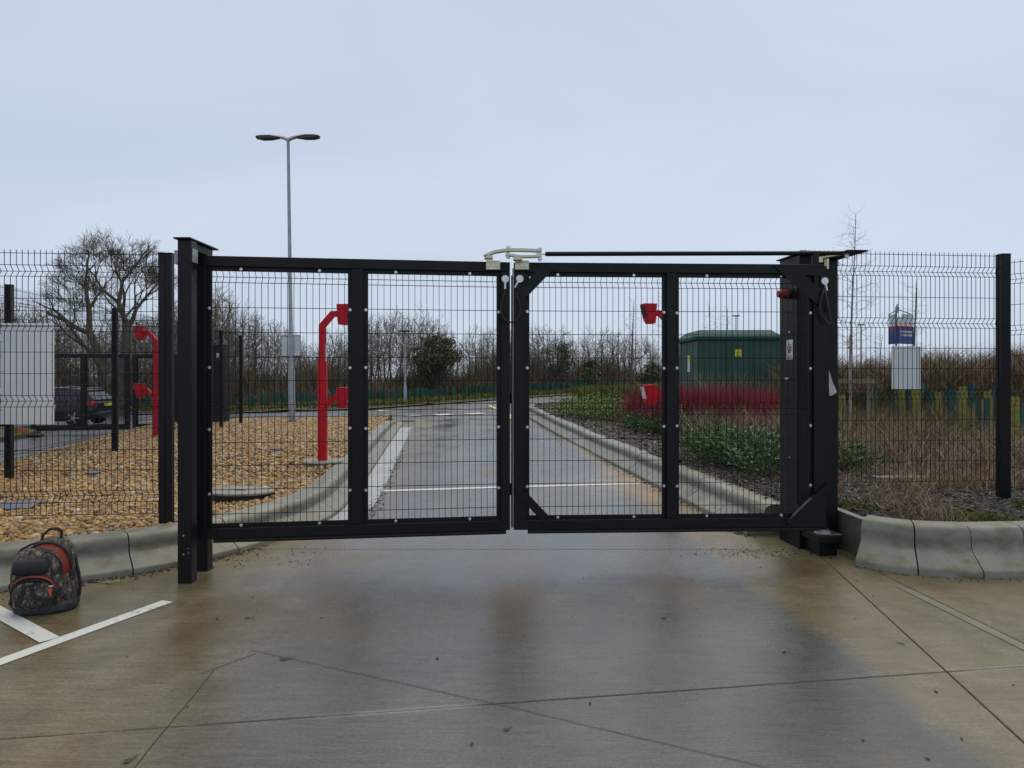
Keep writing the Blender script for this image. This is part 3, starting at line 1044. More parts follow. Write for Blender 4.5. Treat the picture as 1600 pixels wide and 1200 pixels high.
# the big bare oak behind the exit lane
R = random.Random(11)
ob = Vector(((176 - 800) / F * 36, 36, gz(-19.8, 36)))
def chain(p, d, n, step, R, wob=.08):
    p = Vector(p); d = Vector(d).normalized(); out = [p.copy()]
    for _ in range(n):
        d = (d + Vector((R.gauss(0, wob), R.gauss(0, wob), R.gauss(0, wob * .5)))).normalized()
        p = p + d * step; out.append(p.copy())
    return out
def fork(R, segs, p, d, L, r, inside, axis, lv=0):
    """one limb: a wandering run, then it divides; stops where the crown ends"""
    n = 4 if L > .7 else 3
    r0 = r
    re = r * (.80 if lv < 4 else .70)
    for i in range(n):
        out = Vector((p.x - axis.x, p.y - axis.y, 0))
        pull = out.normalized() * .035 if out.length > .3 else Vector((0, 0, 0))
        d = (d + Vector((R.gauss(0, .10), R.gauss(0, .10), R.gauss(0, .07) + .030)) + pull).normalized()
        q = p + d * (L / n)
        r1 = r + (re - r) * (i + 1) / n
        segs.append((p[:], q[:], max(r0, .0075), max(r1, .0075)))
        p, r0 = q, r1
        if lv >= 2 and R.random() < (.55 if L > .4 else .40):     # side twig
            td = (d + rand_perp(d, R) * R.uniform(.5, 1.1) + Vector((0, 0, .15))).normalized()
            tl = R.uniform(.22, .5)
            m = p + td * tl * .5
            segs.append((p[:], m[:], .0078, .0068))
            for _ in range(2):
                e = m + (td + rand_perp(td, R) * R.uniform(.2, .6)).normalized() * tl * R.uniform(.4, .7)
                segs.append((m[:], e[:], .0062, .0048))
    if lv > 9 or L < .20 or not inside(p):
        for _ in range(3):
            e = p + (d + rand_perp(d, R) * R.uniform(.1, .7)).normalized() * R.uniform(.16, .42)
            segs.append((p[:], e[:], .0068, .0045))
        return
    pr = rand_perp(d, R)
    a1, a2 = math.radians(R.uniform(8, 24)), math.radians(R.uniform(26, 52))
    fork(R, segs, p.copy(), (d * math.cos(a1) + pr * math.sin(a1)), L * R.uniform(.80, .93), re * .88, inside, axis, lv + 1)
    fork(R, segs, p.copy(), (d * math.cos(a2) - pr * math.sin(a2)), L * R.uniform(.62, .84), re * .68, inside, axis, lv + 1)
    if R.random() < .22:
        p3 = d.cross(pr).normalized() * R.choice((-1, 1))
        fork(R, segs, p.copy(), (d * math.cos(a2) + p3 * math.sin(a2)), L * R.uniform(.55, .75), re * .55, inside, axis, lv + 1)
oax = Vector((.1, 0, 0))
def in_oak(p):
    return ((p.x - oax.x) / 3.1) ** 2 + (p.y / 2.7) ** 2 + ((p.z - 4.9) / (4.0 if p.z > 4.9 else 3.6)) ** 2 < 1
segs = []
for (off, d, L0, L, r) in (((-.35, 0), (-.20, .0, 1), 2.5, 1.5, .23), ((.40, .05), (.16, -.05, 1), 2.6, 1.5, .22), ((.05, .3), (-.02, .22, 1), 2.4, 1.35, .17), ((-.45, .1), (-.62, .1, .8), 2.0, 1.15, .13), ((.5, 0), (.62, 0, .8), 2.0, 1.1, .12), ((.0, -.2), (-.1, -.4, 1), 2.3, 1.2, .13)):
    base = Vector((oax.x, 0, -.15)); p0 = base + Vector((off[0] * .6, off[1] * .6, .5)); d = Vector(d).normalized()
    p1 = p0 + d * L0
    segs += [(base[:], p0[:], r * 1.5, r * 1.25), (p0[:], p0.lerp(p1, .5)[:], r * 1.25, r * 1.1), (p0.lerp(p1, .5)[:], p1[:], r * 1.1, r)]
    fork(R, segs, p1, d, L, r, in_oak, oax)
R2 = random.Random(77)
for a_, b_, r0_, r1_ in list(segs):
    if r0_ < .03 and R2.random() < .28:
        a_, b_ = Vector(a_), Vector(b_)
        dd_ = (b_ - a_).normalized()
        t1 = (dd_ + rand_perp(dd_, R2) * R2.uniform(.35, 1.0) + Vector((0, 0, .12))).normalized()
        l1 = R2.uniform(.15, .42)
        m1_ = b_ + t1 * l1 * .5
        segs.append((b_[:], m1_[:], .0062, .0054))
        segs.append((m1_[:], (m1_ + (t1 + rand_perp(t1, R2) * .35).normalized() * l1 * .6)[:], .0052, .004))
plain_tree('bare_oak', [s_ for s_ in segs if s_[2] > .05], [s_ for s_ in segs if s_[2] <= .05], BARK, 'large bare many-stemmed oak tree rising behind the fence at the left', 'tree', ob)
print('oak segs', len(segs))

# the leafless wood beyond the road: a few kinds, many copies
wood = []
for k in range(6):
    R = random.Random(100 + k)
    ns = (1, 2, 3, 1, 2, 1)[k]
    wd = (1.1, 1.5, 1.8, .9, 1.3, 1.5)[k]
    def shp(u):
        z = 3.75 + 2.55 * u.z
        w = wd * (1.0 if u.z < .2 else 1.0 - .35 * (u.z - .2))
        return Vector((w * u.x, w * u.y, z))
    chs = []
    O_ = Vector((0, 0, -.1))
    for j in range(ns):
        a = 2 * math.pi * j / ns + R.random()
        chs.append([O_] + chain((.2 * math.cos(a) * (ns > 1), .2 * math.sin(a) * (ns > 1), 0), (.22 * math.cos(a) * (ns > 1), .22 * math.sin(a) * (ns > 1), 1), R.randint(15, 20), .22, R, .05))
    segs = colonize(R, crown_points(R, 420, shp, .3), chs, .2, 1.5, .30, 60, .22, .0115, 2.2, (.9, .55), .55)
    t = thing('bare_tree', 'thin bare tree in the leafless wood beyond the far road', 'tree', (0, 0, 0), 0, 'bare trees of the far wood')
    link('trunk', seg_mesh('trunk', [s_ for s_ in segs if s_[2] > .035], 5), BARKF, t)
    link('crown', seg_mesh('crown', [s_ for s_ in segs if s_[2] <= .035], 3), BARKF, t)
    wood.append(t)
print('wood segs', len(segs))
used = [False] * 6
def put_tree(k, px, d, topy, rz):
    X = (px - 800) / F * d
    zb = gz(X, d) + .1
    Ht = (CH + (HZ - topy) / F * d) - zb
    if used[k]: t = copy_tree(wood[k])
    else: t = wood[k]; used[k] = True
    s = Ht / 6.3
    t.location = (X, d, zb); t.rotation_euler = (0, 0, rz)
    t.scale = (s * random.uniform(.8, 1.05), s * random.uniform(.8, 1.05), s)
    return t
tops = [(-40, 470), (30, 475), (90, 490), (150, 500), (260, 470), (330, 440), (365, 478), (400, 480), (430, 498), (470, 520), (500, 530), (540, 505), (590, 490), (612, 492), (640, 488), (668, 486), (690, 498), (720, 520), (750, 512), (790, 508), (830, 503), (865, 512), (900, 522), (950, 510), (1000, 520), (1050, 530)]
def topline(px):
    for (a, ya), (b, yb) in zip(tops, tops[1:]):
        if a <= px <= b: return ya + (yb - ya) * (px - a) / (b - a)
    return tops[0][1] if px < tops[0][0] else tops[-1][1]
R = random.Random(5)
FPX = [-260, 0, 170, 354, 576, 700, 825, 900, 1010]
FD = [p.y for p in far_edge]
edge_d = lambda px: np.interp(px, FPX, FD)
for i in range(148):
    px = -60 + i * 7.8 + R.uniform(-7, 7)
    d = float(edge_d(px)) + R.uniform(11, 30)
    ty = topline(px) - 10 + abs(R.gauss(0, 1)) * 13 + (0 if i % 3 == 0 else 10)
    put_tree(R.randrange(6), px, d, ty, R.uniform(0, 6.28))

# undergrowth of the wood (nobody could count it)
def thicket(name, n, pxr, dr, hr, m, label, lean=.35, wr=(.02, .05), seed=1, top=None):
    px = rng.uniform(*pxr, n); d = edge_d(px) + rng.uniform(*dr, n)
    x = (px - 800) / F * d
    z = gz_np(x, d) + .1
    h = rng.uniform(*hr, n) * (d / 50) * (.65 + .35 * np.sin(px * .031 + seed) * np.sin(px * .0127 + 2 * seed))
    v, t = blades(x, d, z, h, rng.uniform(*wr, n), lean, .2)
    o = link(name, np_mesh(name, v, tris=t), m)
    return tag(o, label, 'undergrowth', kind='stuff')
thicket('undergrowth', 26000, (-120, 1100), (8.5, 24), (.8, 4.2), THICK, 'dense leafless undergrowth filling the foot of the far wood', .30, (.03, .07), 2)
thicket('bramble_bank', 15000, (-120, 1100), (7.2, 11), (.4, 1.9), BRAMBLE, 'reddish brown bramble bank along the edge of the far wood', .45, (.03, .06), 3)

# grass on the far verge
vx, vy = [], []
m_ = 26000
t = rng.uniform(0, len(far_edge) - 1.001, m_)
i0 = t.astype(int); fr = t - i0
fe = np.array([(p.x, p.y) for p in far_edge])
ex = fe[i0] * (1 - fr[:, None]) + fe[i0 + 1] * fr[:, None]
off = rng.uniform(.3, 9, m_) ** 1.0
x = ex[:, 0] + rng.normal(0, .3, m_) - off * .25; y = ex[:, 1] + off
v, tt = blades(x, y, gz_np(x, y) + .1, rng.uniform(.10, .34, m_), rng.uniform(.03, .07, m_), .5)
o = link('verge_grass', np_mesh('verge_grass', v, tris=tt), GRASS)
tag(o, 'yellow green rough grass on the far verge', 'grass', kind='stuff')

# tree shelters -------------------------------------------------------------------------
def shelter_mesh(w, h, taper=.9):
    mb = MB()
    n = 8
    for zz in (0,):
        ring = []
        for k in range(5):
            z = h * k / 4
            s = w / 2 * (1 + (taper - 1) * k / 4)
            ring.append([(s * math.cos(2 * math.pi * j / n + .39) * 1.1, s * math.sin(2 * math.pi * j / n + .39), z) for j in range(n)])
        inner = [[(x * .93, y * .93, z) for x, y, z in ring[-1]], [(x * .9, y * .9, z * .5) for x, y, z in ring[-1]]]
        mb.loft(ring + inner, caps=False)
    return mb.mesh('shelter_tube', 30)
stake = MB(); stake.box(-.018, .018, .075, .105, 0, .72, .003)
stake_me = stake.mesh('stake')
STAKE = mat('softwood_stake', (0.20, 0.15, 0.09), .8)
stake_me.materials.append(STAKE)
sm_near = shelter_mesh(.205, .74); sm_near.materials.append(GUARDG)
sm_moss = shelter_mesh(.155, .80); sm_moss.materials.append(GUARDY)
def shelter(me, loc, rz, sc, label, group, st=True):
    t = thing('tree_shelter', label, 'tree shelter', loc, rz, group)
    link('shelter_tube', me, None, t)
    if st: link('stake', stake_me, None, t)
    t.scale = sc
    return t
R = random.Random(3)
near = [(1316, 668, 1), (1322, 655, 0), (1338, 655, 0), (1352, 660, 0), (1362, 662, 0), (1374, 656, 1), (1388, 655, 0), (1398, 668, 0), (1409, 662, 1), (1420, 660, 0), (1432, 672, 1), (1442, 658, 0), (1453, 660, 0), (1466, 664, 1), (1478, 660, 0), (1490, 668, 0), (1505, 684, 1), (1516, 660, 0), (1530, 650, 1), (1536, 684, 0), (1543, 684, 1), (1553, 680, 0), (1586, 692, 1), (1592, 686, 0), (1500, 632, 1), (1516, 628, 0), (1532, 624, 1), (1553, 628, 0), (1480, 634, 0), (1586, 640, 1)]
ORD = ['leftmost', 'second', 'third', 'fourth', 'fifth', 'sixth', 'seventh', 'eighth', 'ninth', 'tenth', 'eleventh', 'twelfth', 'thirteenth', 'fourteenth', 'fifteenth', 'sixteenth', 'seventeenth', 'eighteenth', 'nineteenth', 'twentieth', 'twenty-first', 'twenty-second', 'twenty-third', 'twenty-fourth']
def nth(k):
    return 'leftmost' if k == 0 else ORD[k] + ' from the left'
near.sort()
cnt = [0, 0]
for px, py, k in near:
    g = G(px, max(py, 630) , PH)
    s = R.uniform(.9, 1.2)
    lab = ('yellow green mossy tree shelter, %s of those behind the right fence' if k else
           'dark green tree shelter, %s of those behind the right fence') % nth(cnt[k])
    cnt[k] += 1
    shelter(sm_moss if k else sm_near, g, R.uniform(0, 6), (s, s, s * R.uniform(.9, 1.25)), lab, 'mossy tree shelters behind the right fence' if k else 'dark green tree shelters behind the right fence')
for i in range(285):
    t_ = i / 285 * (len(far_edge) - 1.01)
    k = int(t_); fr = t_ - k
    e = far_edge[k].lerp(far_edge[k + 1], fr)
    o_ = R.uniform(3.0, 6.5)
    X, Y = e.x - o_ * .25 + R.uniform(-.3, .3), e.y + o_
    s = R.uniform(.62, .88)
    shelter(sm_near, (X, Y, gz(X, Y) + .1), R.uniform(0, 6), (s * 1.25, s * 1.25, s * 1.25), 'small green tree shelter in the row along the far verge', 'green tree shelters along the far verge', False)

# evergreens ----------------------------------------------------------------------------
def leaf_cards(pts, size, flat=.0):
    n = len(pts)
    a = rng.normal(size=(n, 3)); a[:, 2] *= (1 - flat)
    a /= np.linalg.norm(a, axis=1, keepdims=True)
    b = rng.normal(size=(n, 3)); b -= a * (a * b).sum(1, keepdims=True)
    b /= np.linalg.norm(b, axis=1, keepdims=True)
    s = size * rng.uniform(.6, 1.4, n)
    a *= s[:, None]; b *= (s * .5)[:, None]
    v = np.stack([pts - a, pts + b, pts + a, pts - b], 1)
    i = np.arange(n) * 4
    t = np.concatenate([np.stack([i, i + 1, i + 2], 1), np.stack([i, i + 2, i + 3], 1)])
    return v.reshape(-1, 3), t
def evergreen(label, loc, w, h, n, seed, clumps=26, trunk_h=.5):
    R_ = np.random.default_rng(seed)
    c = R_.normal(size=(clumps, 3)); c /= np.linalg.norm(c, axis=1, keepdims=True)
    c *= R_.uniform(.45, 1, (clumps, 1))
    cx, cy = c[:, 0] * w / 2 * .8, c[:, 1] * w / 2 * .8
    cz = h * (trunk_h + (1 - trunk_h) * (.5 + .45 * c[:, 2]))
    i = R_.integers(0, clumps, n)
    rad = (w * .13) * R_.uniform(.7, 1.3, clumps)
    u = R_.normal(size=(n, 3)); u /= np.linalg.norm(u, axis=1, keepdims=True); u *= R_.uniform(.3, 1, (n, 1))
    p = np.stack([cx[i], cy[i], cz[i]], 1) + u * rad[i][:, None] * np.array([1.25, 1.25, .75])
    t = thing('evergreen_tree', label, 'tree', loc)
    v, f = leaf_cards(p, .085)
    link('crown', np_mesh('crown', v, tris=f), EVERG, t)
    RR = random.Random(seed)
    segs = []
    for k in range(clumps):
        b = Vector((RR.uniform(-.1, .1), 0, h * trunk_h * .5)); e = Vector((cx[k], cy[k], cz[k]))
        m1 = b.lerp(e, .5) + Vector((0, 0, -.2))
        segs += [(b[:], m1[:], .07, .045), (m1[:], e[:], .045, .02)]
    segs.append(((0, 0, 0), (0, 0, h * trunk_h * .5), .16, .12))
    segs.append(((0, 0, h * trunk_h * .5), (0, 0, h * .8), .12, .04))
    link('trunk', seg_mesh('trunk', segs, 5), BARK, t)
    return t
evergreen('broad dark evergreen tree in the wood, seen through the gate left of the middle', (-5.15, 47, -.05), 4.1, 4.4, 6200, 4, 60, .30)
evergreen('round dark green conifer at the wood edge, left of the right red intercom', (5.1, 46, .25), 1.9, 2.4, 1500, 9, 22, .25)
evergreen('small dark conifer at the wood edge, beside the green kiosk', (9.3, 48, .35), 2.3, 2.1, 1700, 12, 22, .2)
evergreen('dull olive ivy-clad tree in the wood, seen through the right gate leaf', (3.6, 56, .25), 3.4, 4.3, 1500, 15, 40, .3)

# young trees on the right -----------------------------------------------------------------
def young_tree(label, loc, H, seed, m, r=.035, kids=14, stakes=False):
    R_ = random.Random(seed)
    st_ = H / 34
    tr = chain((0, 0, 0), (R_.uniform(-.02, .02), 0, 1), 33, st_, R_, .007)
    wd = H * .155
    def shp(u):
        f = (u.z + 1) / 2
        return Vector((wd * u.x * (1.12 - .8 * f), wd * u.y * (1.12 - .8 * f), H * (.30 + .70 * f)))
    segs = colonize(R_, crown_points(R_, 60 + kids * 7, shp, .35), [tr], st_ * .9, H * .2, H * .035, 40, .35, .0027, 2.0, (.5, H * .055), .5, .08)
    # the leader keeps a young tree's girth
    segs = [(a, b, r0, r1) for a, b, r0, r1 in segs]
    for k in range(33):
        a, b = tr[k], tr[k + 1]
        g = lambda q: r * (1 - q / 36) ** .9 + .003
        segs.append((a[:], b[:], g(k), g(k + 1)))
    t = thing('young_tree', label, 'tree', loc)
    link('trunk', seg_mesh('trunk', [s for s in segs if s[2] > .012], 5), m, t)
    link('crown', seg_mesh('crown', [s for s in segs if s[2] <= .012], 3), m, t)
    if stakes:
        for sx in (-.35, .35):
            MB().tube([(sx, 0, 0), (sx, 0, 1.25)], .035, 8).build('stake', STAKE, t)
        MB().box(-.45, .45, -.055, -.035, 1.12, 1.2, .004).build('tie_bar', STAKE, t)
    return t
young_tree('tall slender birch between two stakes, just right of the gate drive column', (6.68, 14.0, PH), 4.6, 21, BARKB, .028, 30, True)
young_tree('short bare young tree just right of the blue board', (9.55, 17.0, PH + .1), 3.55, 22, BARK, .04, 15)
young_tree('thin bare sapling left of the blue board', (8.7, 17.0, PH + .1), 2.2, 23, BARK, .014, 2)
young_tree('bare young tree behind the left box of the right red intercom', (4.1, 24.5, .4), 3.85, 24, BARK, .05, 16)
young_tree('tall bare young tree beside the right red intercom post', (5.1, 24.0, .4), 4.7, 25, BARKB, .055, 15)
young_tree('bare young tree behind the left end of the green kiosk roof', (7.6, 27.0, .45), 3.95, 26, BARK, .045, 14)
young_tree('bare young tree behind the middle of the green kiosk roof', (8.6, 28.5, .45), 3.9, 27, BARK, .045, 14)

# ------------------------------------------------------------------ steel gate
U3 = Matrix.Identity(4)
ZB, ZT = .285, 2.548
def bolt_mesh():
    mb = MB()
    mb.cyl((0, 0, 0), (0, -.005, 0), .0125, n=14)
    mb.cyl((0, -.005, 0), (0, -.013, 0), .0075, n=6)
    me = mb.mesh('bolt', 30); me.materials.append(ZINC)
    return me
BOLT = bolt_mesh()
def wire_panel(mb, u0, u1, z0, z1, v, hz, folds, pitch=.05, r=.0030, amp=.042, sgn=1, tips=0.0, rh=.0036):
    """welded mesh: verticals with V folds, horizontals over them"""
    n = int(round((u1 - u0) / pitch))
    st = (u1 - u0) / n
    zs = [(z0, 0)]
    for c in sorted(folds):
        zs += [(c - .05, 0), (c, amp * sgn), (c + .05, 0)]
    zs += [(z1 + tips, 0)]
    zs = [q for q in zs if z0 - 1e-6 <= q[0] <= z1 + tips + 1e-6]
    for i in range(n + 1):
        u = u0 + i * st
        jx = random.uniform(-.002, .002)
        mb.tube([(u + jx * math.sin(k * 2.1), v + dv, z) for k, (z, dv) in enumerate(zs)], r, 4, False)
    allh = list(hz)
    for c in folds: allh += [c - .05, c, c + .05]
    for z in sorted(set(allh)):
        dv = 0
        for c in folds:
            if abs(z - c) < .001: dv = amp * sgn
        mb.tube([(u0, v + dv - .004, z), (u1, v + dv - .004, z)], rh, 4, False)
def u_of(px, x0, d0, ang):
    k = (px - 800) / F
    return (k * d0 - x0) / (math.cos(ang) - k * math.sin(ang))

HZL = [2.14, 1.94, 1.74, 1.55, 1.05, .865, .672, .475]
FOLDS = [2.39, 1.305]
def leaf(name, label, x0, d0, ang, ups, bolts=True, zb=ZB, zt=ZT, pitch=.05, cat='gate', detail=True, group=None, z_base=0.0):
    """ups: (tube0, tube1) of each upright in local u; bays lie between"""
    t = thing(name, label, cat, (x0, d0, z_base), ang, group)
    T, D = .082, .082
    L0, L1 = ups[0][0], ups[-1][1]
    MB().box(L0, L1, 0, D, zt - T, zt, .004).build('top_rail', BLACK, t)
    MB().box(L0, L1, 0, D, zb, zb + T, .004).build('bottom_rail', BLACK, t)
    for i, (a, b) in enumerate(ups):
        MB().box(a, b, .0005, D - .0005, zb + T, zt - T, .004).build('stile', BLACK, t)
    lip = .036
    for i in range(len(ups) - 1):
        a, b = ups[i][1], ups[i + 1][0]
        zl, zh = zb + T, zt - T
        fr = MB()
        fr.box(a, a + lip, .030, .036, zl, zh); fr.box(b - lip, b, .030, .036, zl, zh)
        fr.box(a + lip, b - lip, .0301, .0361, zl, zl + lip); fr.box(a + lip, b - lip, .0301, .0361, zh - lip, zh)
        fr.build('mesh_clamp_frame', BLACK, t)
        w = MB()
        wire_panel(w, a + .012, b - .012, zl + .006, zh - .006, .043, HZL, FOLDS, pitch)
        w.build('mesh_panel', WIRE, t, smooth=180)
        if bolts:
            for z in (2.13, 1.655, 1.155, .645):
                for u in (a + lip * .5, b - lip * .5):
                    link('bolt', BOLT, None, t, (u, .030, z + random.uniform(-.004, .004)), (0, random.uniform(0, 3), 0))
            for f_ in (.23, .77):
                for z in (zl + lip * .5, zh - lip * .5):
                    link('bolt', BOLT, None, t, (a + (b - a) * f_, .030, z), (0, random.uniform(0, 3), 0))
    if detail:
        MB().tube([(L0 + .12, D * .5, zb - .020), (L1 - .03, D * .5, zb - .020)], .021, 10).build('rubber_edge', RUBBER, t, smooth=40)
    return t
AL, XL, DL = math.radians(7.8), (307 - 800) / F * 5.655, 5.655
uL = lambda px: u_of(px, XL, DL, AL)
leafL = leaf('gate_leaf', 'left black steel mesh leaf of the folding gate, closed against the catch post', XL, DL, AL, [(0, uL(322)), (uL(550), uL(568)), (uL(783), uL(797))])
AR, XR, DR = math.radians(2.6), (803 - 800) / F * 6.0, 6.0
uR = lambda px: u_of(px, XR, DR, AR)
leafR = leaf('gate_leaf', 'right black steel mesh gate leaf with diagonal corner braces, hung on the drive column', XR, DR, AR, [(0, uR(821)), (uR(1042), uR(1056)), (uR(1272), uR(1288))])
LR = uR(1288)
def zpx(py, d): return CH + (HZ - py) / F * d
# corner braces of the right leaf (flat bars across the corners, proud of the frame)
def brace(pts, v0, v1, parent, name='corner_brace'):
    return MB().prism(pts, v0, v1, 'y').build(name, BLACK, parent)
brace([(uR(843), 2.535), (uR(873), 2.535), (uR(826), 2.27), (uR(812), 2.20), (uR(812), 2.29)], -.012, -.001, leafR)
brace([(uR(806), .70), (uR(806), .60), (uR(852), .325), (uR(871), .325)], -.012, -.001, leafR)
brace([(uR(1207), 2.535), (uR(1240), 2.535), (uR(1291), 2.27), (uR(1291), 2.13)], -.012, -.001, leafR)
brace([(uR(1240), 2.535), (LR + .015, 2.535), (LR + .015, 2.36), (uR(1281), 2.36), (uR(1281), 2.45), (uR(1256), 2.45)], -.0115, -.0012, leafR)
gus = MB()
gus.prism([(uR(1226), .325), (uR(1242), .325), (uR(1295), .64), (uR(1289), .66)], -.03, .01, 'y')
gus.prism([(uR(1226), .29), (LR + .01, .29), (LR + .01, .655), (uR(1291), .655)], -.0115, -.001, 'y')
gus.build('corner_gusset', BLACK, leafR)
# top right pivot pin
MB().cyl((LR - .06, .04, 2.548), (LR - .06, .04, 2.66), .03).build('pivot_pin', BLACK, leafR, smooth=40)
# rubber seal in the meeting gap
MB().box(-.022, -.012, .02, .06, .30, 2.44, .003).build('meeting_seal', RUBBER, leafR)
MB().box(-.0115, -.003, .022, .05, .30, 2.50, .001).build('seal_strip', GREYST, leafR)
# hinges in the gap
for z in (.62, 1.40):
    MB().cyl((-.018, .075, z - .05), (-.018, .075, z + .05), .016).build('hinge_barrel', BLACK, leafR, smooth=40)

# round cable entries and the cable loops
def gland(parent, u, z, tilt=0.0):
    MB().cyl((u, -.002, z), (u, -.024, z), .033, .031, 20).build('cable_gland_cap', ZINC, parent, smooth=40)
    c, s_ = math.cos(tilt), math.sin(tilt)
    MB().cyl((u - s_ * .03, -.013, z - c * .03), (u - s_ * .085, -.013, z - c * .085), .012, .010, 10).build('cable_gland_stem', ZINC, parent, smooth=40)
gland(leafL, uL(789), zpx(436, 5.98))
gland(leafR, uR(812), zpx(436, 6.0), .5)
gland(leafR, uR(1287), zpx(439, 6.1), -.25)
cb = MB()
pa = [(789, 455), (786, 465), (783, 478), (783, 490), (788, 499), (796, 503.5), (804, 503), (811, 497), (813, 485), (811, 470), (807, 458)]
cb.tube([p for p in [Vector(((q[0] - 800) / F * 5.955, 5.955, zpx(q[1], 5.955))) for q in pa]], .008, 8)
pb = [(1288, 452), (1283, 466), (1281, 480), (1285, 494), (1293, 506), (1297, 508), (1297, 496), (1294, 480), (1291, 466), (1289, 454)]
o = cb.build('gate_cable', RUBBER, None, smooth=180)
tag(o, 'black rubber cable loop hanging across the gap between the two gate leaves', 'cable')
cb = MB()
cb.tube([Vector(((q[0] - 800) / F * 6.085, 6.085, zpx(q[1], 6.085))) for q in pb], .009, 8)
o = cb.build('gate_cable', RUBBER, None, smooth=180)
tag(o, 'black rubber cable loop at the top hinge side of the right gate leaf', 'cable')

# linkage on top of the meeting stiles
lk = thing('hinge_linkage', 'gold zinc-plated hinge linkage bridging the tops of the two gate leaves', 'linkage', P(795, 400, 5.93))
o0 = lk.location.copy()
def lp(px, py, d=5.93): return P(px, py, d) - o0
for (a, b, d) in ((759.5, 781.5, 5.945), (804.5, 826.5, 5.985)):
    p0, p1 = lp(a, 421.5, d), lp(b, 407, d)
    MB().box(p0.x, p1.x, p0.y - .008, p0.y + .002, p0.z, p1.z, .003).build('mounting_plate', GOLD, lk)
    for f_ in (.18, .5, .82):
        me = MB(); q = Vector((p0.x + (p1.x - p0.x) * f_, p0.y - .008, (p0.z + p1.z) / 2 - .006))
        me.cyl(q, q - Vector((0, .008, 0)), .008, n=6)
        me.build('bolt', ZINC, lk)
def flatbar(path, w, th, name):
    """bar of width w along the view depth and thickness th, following a path"""
    vs = []
    n = len(path)
    L_ = []
    for i, p in enumerate(path):
        a, b = path[max(0, i - 1)], path[min(n - 1, i + 1)]
        t = Vector((b[0] - a[0], 0, b[2] - a[2])).normalized()
        nn = Vector((-t.z, 0, t.x)) * th / 2
        p = Vector(p)
        L_.append([p + nn - Vector((0, w / 2, 0)), p + nn + Vector((0, w / 2, 0)), p - nn + Vector((0, w / 2, 0)), p - nn - Vector((0, w / 2, 0))])
    return MB().loft(L_).build(name, GOLD, lk, smooth=30)
flatbar([lp(756.5, 401), lp(762, 398), lp(772, 394.2), lp(784, 392), (lp(795, 391)), lp(812, 390.8), lp(830, 391.5), lp(846, 392.2)], .07, .021, 'link_arm')
flatbar([lp(790, 398), lp(800, 399), lp(812, 401), lp(824, 401.2), lp(846, 400)], .06, .018, 'link_arm')
MB().box(lp(757, 0).x, lp(770, 0).x, -.035, .035, lp(0, 405).z, lp(0, 399.5).z, .003).build('link_block', GOLD, lk)
MB().box(lp(802, 0).x, lp(816, 0).x, -.03, .035, lp(0, 407).z, lp(0, 401.5).z, .003).build('link_block', GOLD, lk)
for px, a, b in ((794, 385, 404.5), (843.5, 387.5, 408)):
    m = MB()
    m.cyl(lp(px, b), lp(px, a), .012, n=10)
    m.cyl(lp(px, a), lp(px, a + 4.5), .020, n=6); m.cyl(lp(px, b - 7), lp(px, b - 2), .021, n=6)
    m.build('link_pin', ZINC, lk, smooth=35)
# tie rod
tr0, tr1 = P(852, 396.8, 5.93), P(1316, 395.5, 6.20)
td = (tr1 - tr0).normalized()
tie = thing('tie_rod', 'long thin black tie rod running above the right gate leaf', 'rod', tr0)
MB().cyl((0, 0, 0), tr1 - tr0, .0195, n=14).build('rod_tube', BLACK, tie, smooth=40)
m = MB(); m.cyl(-td * .055, (0, 0, 0), .008, n=8); m.box(-.075, -.045, -.014, .014, -.012, .012, .003)
m.build('rod_end', ZINC, tie)
m = MB(); m.cyl(tr1 - tr0, tr1 - tr0 + td * .035, .010, n=8)
m.build('rod_end', ZINC, tie)

# catch post frame at the left ------------------------------------------------------------
cpx = thing('catch_post', 'black steel double catch post with a sloping cap at the left end of the gate', 'gate post', (-2.49, 5.43, 0))
def cbox(name, x0, x1, y0, y1, z0, z1, m=BLACK, c=.006):
    return MB().box(x0 + 2.49, x1 + 2.49, y0 - 5.43, y1 - 5.43, z0, z1, c).build(name, m, cpx)
cbox('front_post', -2.558, -2.452, 5.43, 5.535, 0, 2.63)
cbox('rear_post', -2.58, -2.476, 5.775, 5.88, 0, 2.63)
cbox('cap_plate', -2.576, -2.446, 5.40, 5.925, 2.6325, 2.645, BLACK, .002)
cbox('cap_channel', -2.548, -2.474, 5.5355, 5.7745, 2.565, 2.632)
cbox('sensor_plate', -2.4515, -2.443, 5.44, 5.525, 2.46, 2.565, GREYST, .002)
cbox('sensor_bracket', -2.598, -2.5585, 5.46, 5.52, 2.45, 2.555, GREYST, .003)
for z in (.225, .368):
    me = MB(); me.cyl((-2.51 + 2.49, 0, z), (-2.51 + 2.49, -.004, z), .006, n=10); me.build('rivet', ZINC, cpx)
for z in (.24, .27, .23):
    me = MB(); me.cyl((-2.472 + 2.49, 0, z), (-2.472 + 2.49, -.003, z), .003, n=8); me.build('rivet', ZINC, cpx)
cbox('base_collar', -2.588, -2.468, 5.767, 5.888, -.01, .012, BLACK, .003)

# drive column on the right ---------------------------------------------------------------
CXc, CYc = 2.80, 6.72
CROT = math.radians(5.5)
dc = thing('drive_column', 'tall black steel drive column with red siren and white warning sign at the right of the gate', 'gate post', (CXc, CYc, 0), CROT)
hx, hy = .185, .195
MB().box(-hx, hx, -hy, hy, 0, 2.70, .006).build('column_body', BLACK, dc)
MB().box(-hx - .006, -hx - .0005, -hy + .03, hy - .03, .40, 2.52, .002).build('access_panel', BLACK, dc)
MB().box(-hx - .02, hx - .035, -hy - .12, hy + .03, 2.702, 2.714, .002).build('cap_plate', BLACK, dc)
MB().box(hx - .17, hx + .01, -hy - .45, -hy - .0005, 2.655, 2.669, .002).build('top_bearing_plate', BLACK, dc)
